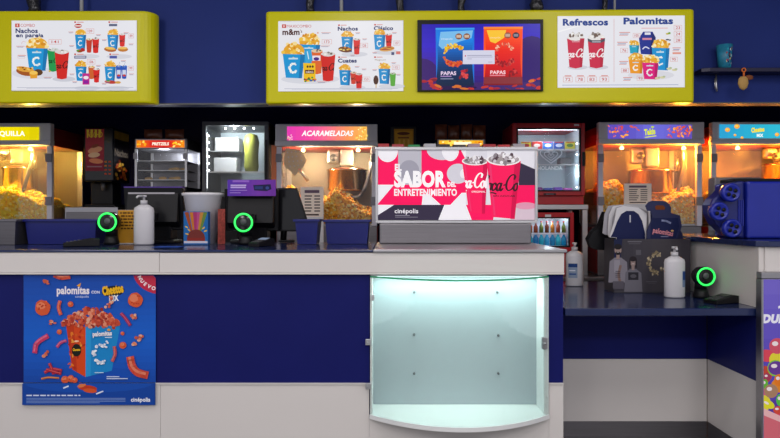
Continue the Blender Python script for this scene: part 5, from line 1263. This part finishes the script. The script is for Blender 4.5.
# blue plastic bin on its side
RZ = zt + .0315; d = 3.32
t = thing('blue_bin', 'glossy blue plastic bin with three round feet lying on the corner counter', 'bin', (X(744, d), d + .15, RZ))
pts = [(720, 193), (729, 183.5), (742, 181), (745, 181.5), (745, 240), (742, 240.6), (728, 236), (716, 224), (711, 214), (710, 205), (713, 199)]
pts = [(X(x if x > 740 else x + .5, d), max(RZ + .0008, Z(y, d))) for x, y in pts]
part('shell', B().prism(pts, d, d + .10, 'y', .012), blue_deep, t)
part('body', B().box(X(745.3, d), X(830, d), d - .02, d + .32, RZ + .0008, Z(181.5, d), .012, 3), blue_bright, t)
for x, y in ((731.5, 192.5), (719.8, 211.5), (732.8, 228.4)):
    f = part('foot', B().lathe([(.045, d - .001), (.049, d - .03), (.049, d - .045), (.040, d - .052), (.036, d - .048)], (X(x, d - .045), 0, Z(y, d - .045)), 'y', 28), blue_bright, t)
    bb = B()
    for k in range(4):
        an = k * PI / 2 + .5; bb.lathe([(.0105, d - .0535), (.0105, d - .052)], (X(x, d - .045) + .02 * math.cos(an), 0, Z(y, d - .045) + .02 * math.sin(an)), 'y', 10)
    part('hole_pattern', bb, black, f)
for i in range(3): part('rib', B().box(X(738 + i * 2, d), X(739 + i * 2, d), d - .006, d - .0005, Z(226, d), Z(200, d)), blue_bright, t)
solo('black_tray', B().box(X(733, 3.42), X(815, 3.42), 3.40, 3.56, Z(181.5, 3.32) + .001, Z(177.5, 3.32), .006), black, 'flat black tray lying on top of the blue bin', 'tray')
solo('steel_bin', B().box(X(713, 3.7), X(760, 3.7), 3.68, 3.76, RZ, Z(177.5, 3.7), .006), steel_d, 'dark steel box behind the blue bin', 'box')

# ------------------------------------------------------------------ lit sweets sign
d = 3.0
lb = thing('sweets_sign', 'tall lit purple sign with colourful sweets at the edge of the picture', 'illuminated sign', (X(800, d), d, 0))
lx0, lx1 = X(761.5, d), X(930, d)
part('frame', B().box(lx0, lx1, d, d + .045, Z(279, d), Z(272.3, d), .004).box(lx0, X(763.4, d), d, d + .045, .0006, Z(279.3, d)).box(X(926, d), lx1, d, d + .045, .0006, Z(279.3, d)).box(X(763.5, d), X(926, d), d, d + .045, .0006, .05), steel, lb)
lp = part('lit_panel', B().box(X(763.6, d), X(925.8, d), d + .012, d + .04, .051, Z(279.4, d)), case_white, lb)
a = Art(front(d + .011), 0, 0, 1.)
a.clip = [(763.6, 279.5), (925.5, 279.5), (925.5, 458), (763.6, 458)]
a.grad(763.6, 279.5, 925.5, 458, ['#7a6ad0', '#6a58c8', '#5a48b8', '#5a40b0', '#6a50b8'], 12, True)
a.text('\u00a1', 777, 312, 7.5, '#f4f0ff', bold=.07, shear=.2); a.text('DULCES', 762, 322.5, 7.5, '#f4f0ff', w=42, bold=.07, shear=.2)
for i in range(60):
    x, y = 766 + (i % 12) * 13 + R.uniform(-4, 4), 356 + (i // 12) * 16 + R.uniform(-4, 4)
    a.ell(x, y, R.uniform(7, 10), R.uniform(6, 9), ['#e0485c', '#5a3aa0', '#e88a2c', '#8ac83a', '#b07a5a', '#e8d83a', '#d85a8a', '#c84838', '#4ab060'][(i * 5 + i // 7) % 9], 14, R.random() * 3)
for x, y, rx, ry, c, ro in ((777, 346, 8, 8, '#d8546a', 0), (776, 368, 8, 7, '#6a3a9a', 0), (767, 377, 4, 4, '#a83a5a', 0), (765, 384, 3, 5, '#68b83a', 0), (779, 380, 5, 6, '#ea7a20', 0), (771, 391, 7, 7, '#b08468', 0), (768, 404, 7, 4, '#e8e02a', .5), (780, 400, 4, 6, '#58c04a', 0), (778, 410, 5, 4, '#d84a3a', 0)):
    a.ell(x, y, rx, ry, c, 18, ro); a.ell(x - rx * .25, y - ry * .3, rx * .4, ry * .3, '#f8e8ec', 10, ro)
a.poly([(763, 408), (785, 418), (925, 418), (925, 458), (763, 458)], '#d86a78'); a.poly([(763, 408), (785, 418), (925, 418), (925, 424), (785, 424), (763, 415)], '#f0b8bc')
a.make('sign_print', printmat('print_sweets_sign', .72), lp)

# ------------------------------------------------------------------ poster on the counter front
d = 3.0445
po = thing('wall_poster', 'blue promotional poster with an orange popcorn bucket on the counter front', 'poster', (X(90, d), d, Z(404.5, d)))
part('sheet', B().prism([(X(24, d), Z(275, d)), (X(153.5, d), Z(275, d)), (X(156, d), Z(278, d)), (X(156, d), Z(382, d)), (X(24, d), Z(382, d))], d - .0035, d - .0015, 'y').box(X(24, d), X(156, d), d - .0085, d - .0065, Z(404.5, d), Z(382.6, d)), pm('poster_blue', '#1c4fa8', .4), po)
def pmap(px, py, e): return (X(px, d), d - (.0042 if py <= 382.4 else .0092) - e, Z(py, d))
a = Art(pmap, 15, 270, 3.127)
a.clip = [(29, 17), (433, 17), (441, 26), (441, 351), (29, 351)]
a.grad(29, 15, 442, 351, ['#1a4aa8', '#1c52b4', '#1a5cc4', '#1a62cc', '#1a58c0', '#184aa8'], 16, True)
a.ell(250, 322, 150, 18, '#1850b4', 26)
a.text('palomitas', 132, 74, 22, '#f0e8ec', w=102, bold=.04); a.poly([(194, 48), (208, 40), (204, 54)], '#e8a030'); a.rect(198, 72, 232, 75, '#e8a030') if False else None
a.text('cin\u00e9polis', 190, 86, 7, '#d8dcec', w=42); a.text('CON', 240, 73, 8, '#e0e4f4', w=26, bold=.03)
a.ell(308, 66, 36, 17, '#16202c', 20, -.12); a.text('Cheetos', 276, 78, 24, '#f0b81c', w=66, bold=.07, rot=-.16, shear=.05); a.text('MiX', 296, 97, 16, '#f4f4f4', w=30, bold=.06, rot=-.08)
a.ell(462, 4, 92, 72, '#c02c48', 36); a.clip = None
for i, ch in enumerate('NUEVO'):
    an = 2.78 - i * .21; a.text(ch, 462 + 80 * math.cos(an), 4 + 62 * math.sin(an), 10.5, '#f8eef0', bold=.04, align='c', rot=an - PI / 2 - .1)
a.clip = [(29, 17), (433, 17), (441, 26), (441, 351), (29, 351)]
# bucket
a.poly([(160, 165), (222, 178), (222, 334), (180, 310)], '#d8481c'); a.poly([(160, 165), (185, 170), (196, 318), (180, 310)], '#c23a1a'); a.poly([(222, 178), (332, 166), (304, 314), (222, 334)], '#1c88cc')
a.poly([(222, 178), (240, 176), (238, 330), (222, 334)], '#2a98d8')
for i in range(26): a.ell(R.uniform(170, 216), R.uniform(190, 306), R.uniform(3, 8), R.uniform(2, 4), R.choice(['#e87a28', '#b02c14', '#f09a3a', '#d85a20']), 8, R.random() * 3)
a.ell(194, 250, 15, 20, '#1c2018', 14); a.text('Cheetos', 194, 252, 7, '#f0b81c', w=24, align='c', bold=.06); a.ell(194, 222, 8, 3, '#f4c8a0', 8)
for i in range(300):
    x = R.uniform(152, 326); q_ = 1 - ((x - 240) / 92) ** 2; y = 168 - R.random() * 54 * max(.15, q_) + (12 if 190 < x < 320 else 4) * R.random()
    a.ell(x, y, R.uniform(4, 8), R.uniform(3.5, 6.5), R.choice(['#d8684a', '#c24a34', '#e89070', '#b03a2c', '#e8a88a', '#d85a3c', '#9a2c24']), 8, R.random() * 3)
a.text('palomitas', 246, 206, 13, '#f4eef0', w=60, bold=.05, rot=-.06); a.ell(296, 186, 6, 4, '#e8a030', 7); a.rect(284, 208, 306, 211, '#cfe4f4')
for i in range(34):
    t_ = .9 + R.random() * 4.4; x, y = 268 + 20 * math.cos(t_) + 2, 262 + 27 * math.sin(t_)
    a.ell(x + R.uniform(-4, 4), y + R.uniform(-4, 4), R.uniform(3, 6), R.uniform(2.5, 5), R.choice(['#e8eaf0', '#c8d4e8', '#ffffff']), 7, R.random() * 3)
for i in range(5): a.ell(288 + R.uniform(-10, 10), 230 + R.uniform(-14, 14), 4, 3, '#e8eaf0', 7)
a.rect(252, 318, 280, 320.5, '#cfe4f4')
# flying snacks
def curl(pts, w, c='#d8543c', hi='#ea8468'):
    a.stroke(pts, w, c); a.stroke([(x - w * .12, y - w * .15) for x, y in pts], w * .35, hi)
def puff(x, y, r, c='#d85a34'):
    a.ell(x, y, r, r, c, 18, rough=.05); a.ell(x - r * .2, y - r * .25, r * .6, r * .5, '#e8805a', 12, rough=.12)
    for i in range(6): a.ell(x + R.uniform(-.6, .6) * r, y + R.uniform(-.6, .6) * r, r * .14, r * .1, '#b83c20', 6)
puff(90, 117, 24); puff(379, 93, 23); puff(177, 106, 9); puff(340, 234, 11); puff(142, 192, 8); puff(160, 341, 12); puff(178, 338, 11); puff(190, 343, 9); puff(339, 197, 6)
curl([(130, 16), (148, 22), (172, 20)], 15); curl([(144, 98), (140, 116), (146, 136)], 11); curl([(66, 254), (70, 232), (84, 218), (104, 206)], 15, '#cc3a64', '#e87090')
curl([(364, 276), (370, 300), (386, 318), (412, 326)], 24, '#d8503c', '#ea8468'); curl([(336, 136), (350, 152), (362, 170)], 10, '#a82c54', '#c85a78'); curl([(136, 238), (146, 226), (162, 220)], 9, '#c04070', '#d87898'); curl([(314, 240), (316, 262), (308, 282)], 10, '#c04a50', '#d87a70')
for pts in ([(98, 318), (120, 308), (148, 312)], [(112, 292), (118, 306), (124, 322)], [(104, 310), (124, 316), (146, 322)]): curl(pts, 9, '#b0283c', '#d8585c')
curl([(88, 338), (110, 334), (140, 336)], 6, '#c86a38', '#e8a060'); curl([(206, 356), (226, 366), (262, 362)], 13, '#d04428', '#e8744c'); curl([(210, 364), (232, 374), (256, 374)], 11, '#c43a20', '#e06a40')
for x, y in ((100, 36), (100, 262), (122, 162), (374, 146), (388, 216), (396, 208), (380, 228), (302, 92), (294, 108)):
    for i in range(5): a.ell(x + R.uniform(-8, 8), y + R.uniform(-8, 8), R.uniform(4, 7), R.uniform(3, 6), R.choice(['#e08868', '#c85a40', '#eab092', '#d86a4c']), 7)
a.rect(290, 330, 330, 333, '#c8d4ec'); a.rect(290, 336, 356, 339, '#c8d4ec')
a.clip = [(29, 353), (441, 353), (441, 419), (29, 419)]
a.rect(29, 353, 441, 419, '#1646a0'); a.ell(235, 350, 200, 30, '#1a50b0', 26)
a.ell(232, 366, 30, 9, '#c43a20', 14, .1); a.ell(240, 374, 22, 7, '#d8562c', 12, .1); a.ell(214, 358, 14, 6, '#e07a48', 10, -.3)
a.stroke([(158, 366), (172, 360)], 4, '#e8eef8'); a.stroke([(260, 384), (280, 376)], 4, '#e8eef8')
x = 42
while x < 210: w_ = R.uniform(6, 20); a.rect(x, 387, min(210, x + w_), 391, '#d8e0f0'); x += w_ + 4
for i in range(4): a.rect(42, 397 + i * 4.6, 350 - (80 if i == 3 else 0), 399 + i * 4.6, '#7a94cc')
a.text('cin\u00e9polis', 367, 408, 12, '#f4f6fc', w=60, bold=.03)
a.clip = None
a.make('poster_print', P_matte, po)

# ------------------------------------------------------------------ shelf on the wall, hanging cables
ds = SOF - .14
sh = thing('wall_shelf', 'dark navy shelf board on the upper wall beside the wide menu board', 'shelf', (X(745, ds), SOF - .05, Z(70, ds)))
zs_ = Z(67.5, ds)
part('board', B().prism([(X(703, ds), ds + .02), (X(710, ds), ds), (X(900, ds), ds), (X(900, ds), SOF - .030), (X(703, ds), SOF - .030)], zs_ - .026, zs_, 'z', .003), navy_shelf, sh)
part('bracket', B().tube([(X(712, SOF), SOF - .05, zs_ - .0265), (X(712.3, SOF), SOF - .05, zs_ - .10), (X(712.8, SOF), SOF - .05, Z(93, SOF))], .006).tube([(X(711, SOF), SOF - .05, zs_ - .05), (X(711, SOF), SOF - .05, zs_ - .12)], .004), alu, sh)
dk = ds + .05
cu_ = thing('collector_cup', 'teal printed paper cup standing on the navy wall shelf', 'cup', (X(724.5, dk), dk, zs_))
r0, r1 = 5.6 * dk / F, 7.6 * dk / F; ztop = Z(45.5, dk)
part('cup', B().lathe([(r0, zs_ + .0006), (r1, ztop), (r1 * .93, ztop), (r0 * .9, zs_ + .01)], (X(724.5, dk), dk, 0), seg=28), pm('teal_cup', '#2a86a8', .4, var=.5, scale=40), cu_)
a = Art(lambda u, v, e: (X(724.5, dk) + (r0 + (r1 - r0) * v) * 1.012 * math.sin(u), dk - (r0 + (r1 - r0) * v) * 1.012 * math.cos(u) - e, zs_ + .0006 + (ztop - zs_) * v), 0, 0, 1.)
for i in range(46): u, v = R.uniform(-.2, 1.3), R.uniform(.08, .85); a.ell(u, v, .10, .05, R.choice(['#1c3c78', '#d8e8e8', '#2ab0c0', '#184a88', '#e8d8a0', '#101c40', '#a83a30']), 7)
a.make('cup_print', P_film, cu_)
kx_, kd = X(744.5, ds - .02), ds - .012
kr = thing('key_ring', 'orange clip with a tan hanging charm below the wall shelf', 'key ring', (kx_, kd, Z(90, kd)))
part('hanging_ring', B().torus((kx_, kd, Z(70, kd)), .012, .004), orange_p, kr)
part('clip', B().tube([(kx_, kd, Z(72, kd)), (kx_, kd, Z(76.5, kd))], .006), orange_p, kr)
part('charm', B().lathe([(.006, Z(90, kd)), (.024, Z(88, kd)), (.034, Z(83.5, kd)), (.030, Z(79, kd)), (.018, Z(76.6, kd))], (kx_ - .004, kd, 0), seg=18, sy=.5), tan_p, kr)
part('tab', B().lathe([(.004, -.034), (.015, -.02), (.017, 0), (.010, .018)], (kx_ + .040, kd, Z(77.5, kd)), 'x', 14, .5, 1), brown_p, kr)

zc_ = 3.29
for px, lab in ((82, 'thin white conduit rising behind the nachos menu board'), (341.5, 'thin white conduit rising behind the wide board near the nachos heading'), (613, 'thin white conduit rising behind the wide board near the soft drinks panel')):
    y = SOF - .02 - (.0 if px < 300 else .01) - (X(px, 4.1) * .010 if px > 390 else 0) ; y = 4.065 - max(0, X(px, 4.07)) * .0175
    b = B().tube([(X(px, 4.07), y, Z(14, 4.0)), (X(px, 4.07), y, zc_)], .0115 if px < 600 else .007, 10)
    z_ = Z(4, 4.07)
    t = thing('ceiling_conduit', lab, 'pipe', (X(px, 4.07), y, Z(14, 4.0)), 'white conduits')
    part('tube', b, pipe_w, t); part('coupling', B().lathe([(.016, z_ + .25), (.016, z_ + .30)], (X(px, 4.07), y, 0), seg=12), alu, t)
for px, w_, lab in ((34, 12, 'thick dark film-wrapped cable above the nachos menu panel'), (310, 6, 'dark film-wrapped cable above the combo menu panel'), (400, 5, 'dark film-wrapped cable above the gap before the screen'), (461, 5, 'dark film-wrapped cable above the blue crisp bag'), (536, 8, 'thick dark film-wrapped cable above the screen edge'), (604, 4, 'dark film-wrapped cable above the soft drinks heading')):
    y = 4.06 - max(0, X(px, 4.07)) * .0175; r_ = w_ * 4.06 / F * .75; n = 26; z0, z1 = Z(10, 4.0), zc_
    t = thing('hanging_cable', lab, 'cable', (X(px, 4.06), y, z0), 'film-wrapped hanging cables')
    part('wrap', B().tube([(X(px, 4.06) + R.uniform(-.006, .006), y, z0 + (z1 - z0) * i / n) for i in range(n + 1)], [min(.042, r_) * R.uniform(.75, 1.1) for i in range(n + 1)], 12, True, .18), foil, t)

# ------------------------------------------------------------------ light
wd = bpy.data.worlds.new('World'); SC.world = wd; wd.use_nodes = True
wd.node_tree.nodes['Background'].inputs[0].default_value = (.93, .93, 1., 1); wd.node_tree.nodes['Background'].inputs[1].default_value = .60
LC = (1., .95, .95)
for x in (-2.8, -.2, 2.4):
    lamp('lobby_light', (x, .9, 3.25), 22, LC, 'AREA', 1.0)
    lamp('lobby_light', (x, -1.2, 3.25), 22, LC, 'AREA', 1.0)
    lamp('lobby_light', (x, -2.8, 3.25), 72, LC, 'AREA', 1.0)
for x in (-2.2, -.4, 1.4): lamp('board_fill_light', (x, 2.0, 3.2), 8, LC, 'AREA', .35, (math.radians(64), 0, 0))  # unseen lamps added to brighten the yellow boards
lamp('case_strip', ((NX0 + NX1) / 2, 3.112, nz1 - .020), 3.4, (.74, 1., .95), 'AREA', .80, (0, 0, 0), .02)

# ------------------------------------------------------------------ camera
cam = bpy.data.cameras.new('Camera'); co = bpy.data.objects.new('Camera', cam); COL.objects.link(co)
co.location = (0, 0, H); co.rotation_euler = (PI / 2, 0, 0)
cam.sensor_width = 36; cam.lens = F / 780 * 36; cam.shift_y = -(219 - HY) / 780; cam.clip_start = .05
SC.camera = co
vs = SC.view_settings
vs.view_transform = 'Standard'; vs.look = 'None'; vs.exposure = 0; vs.gamma = 1; vs.use_curve_mapping = False
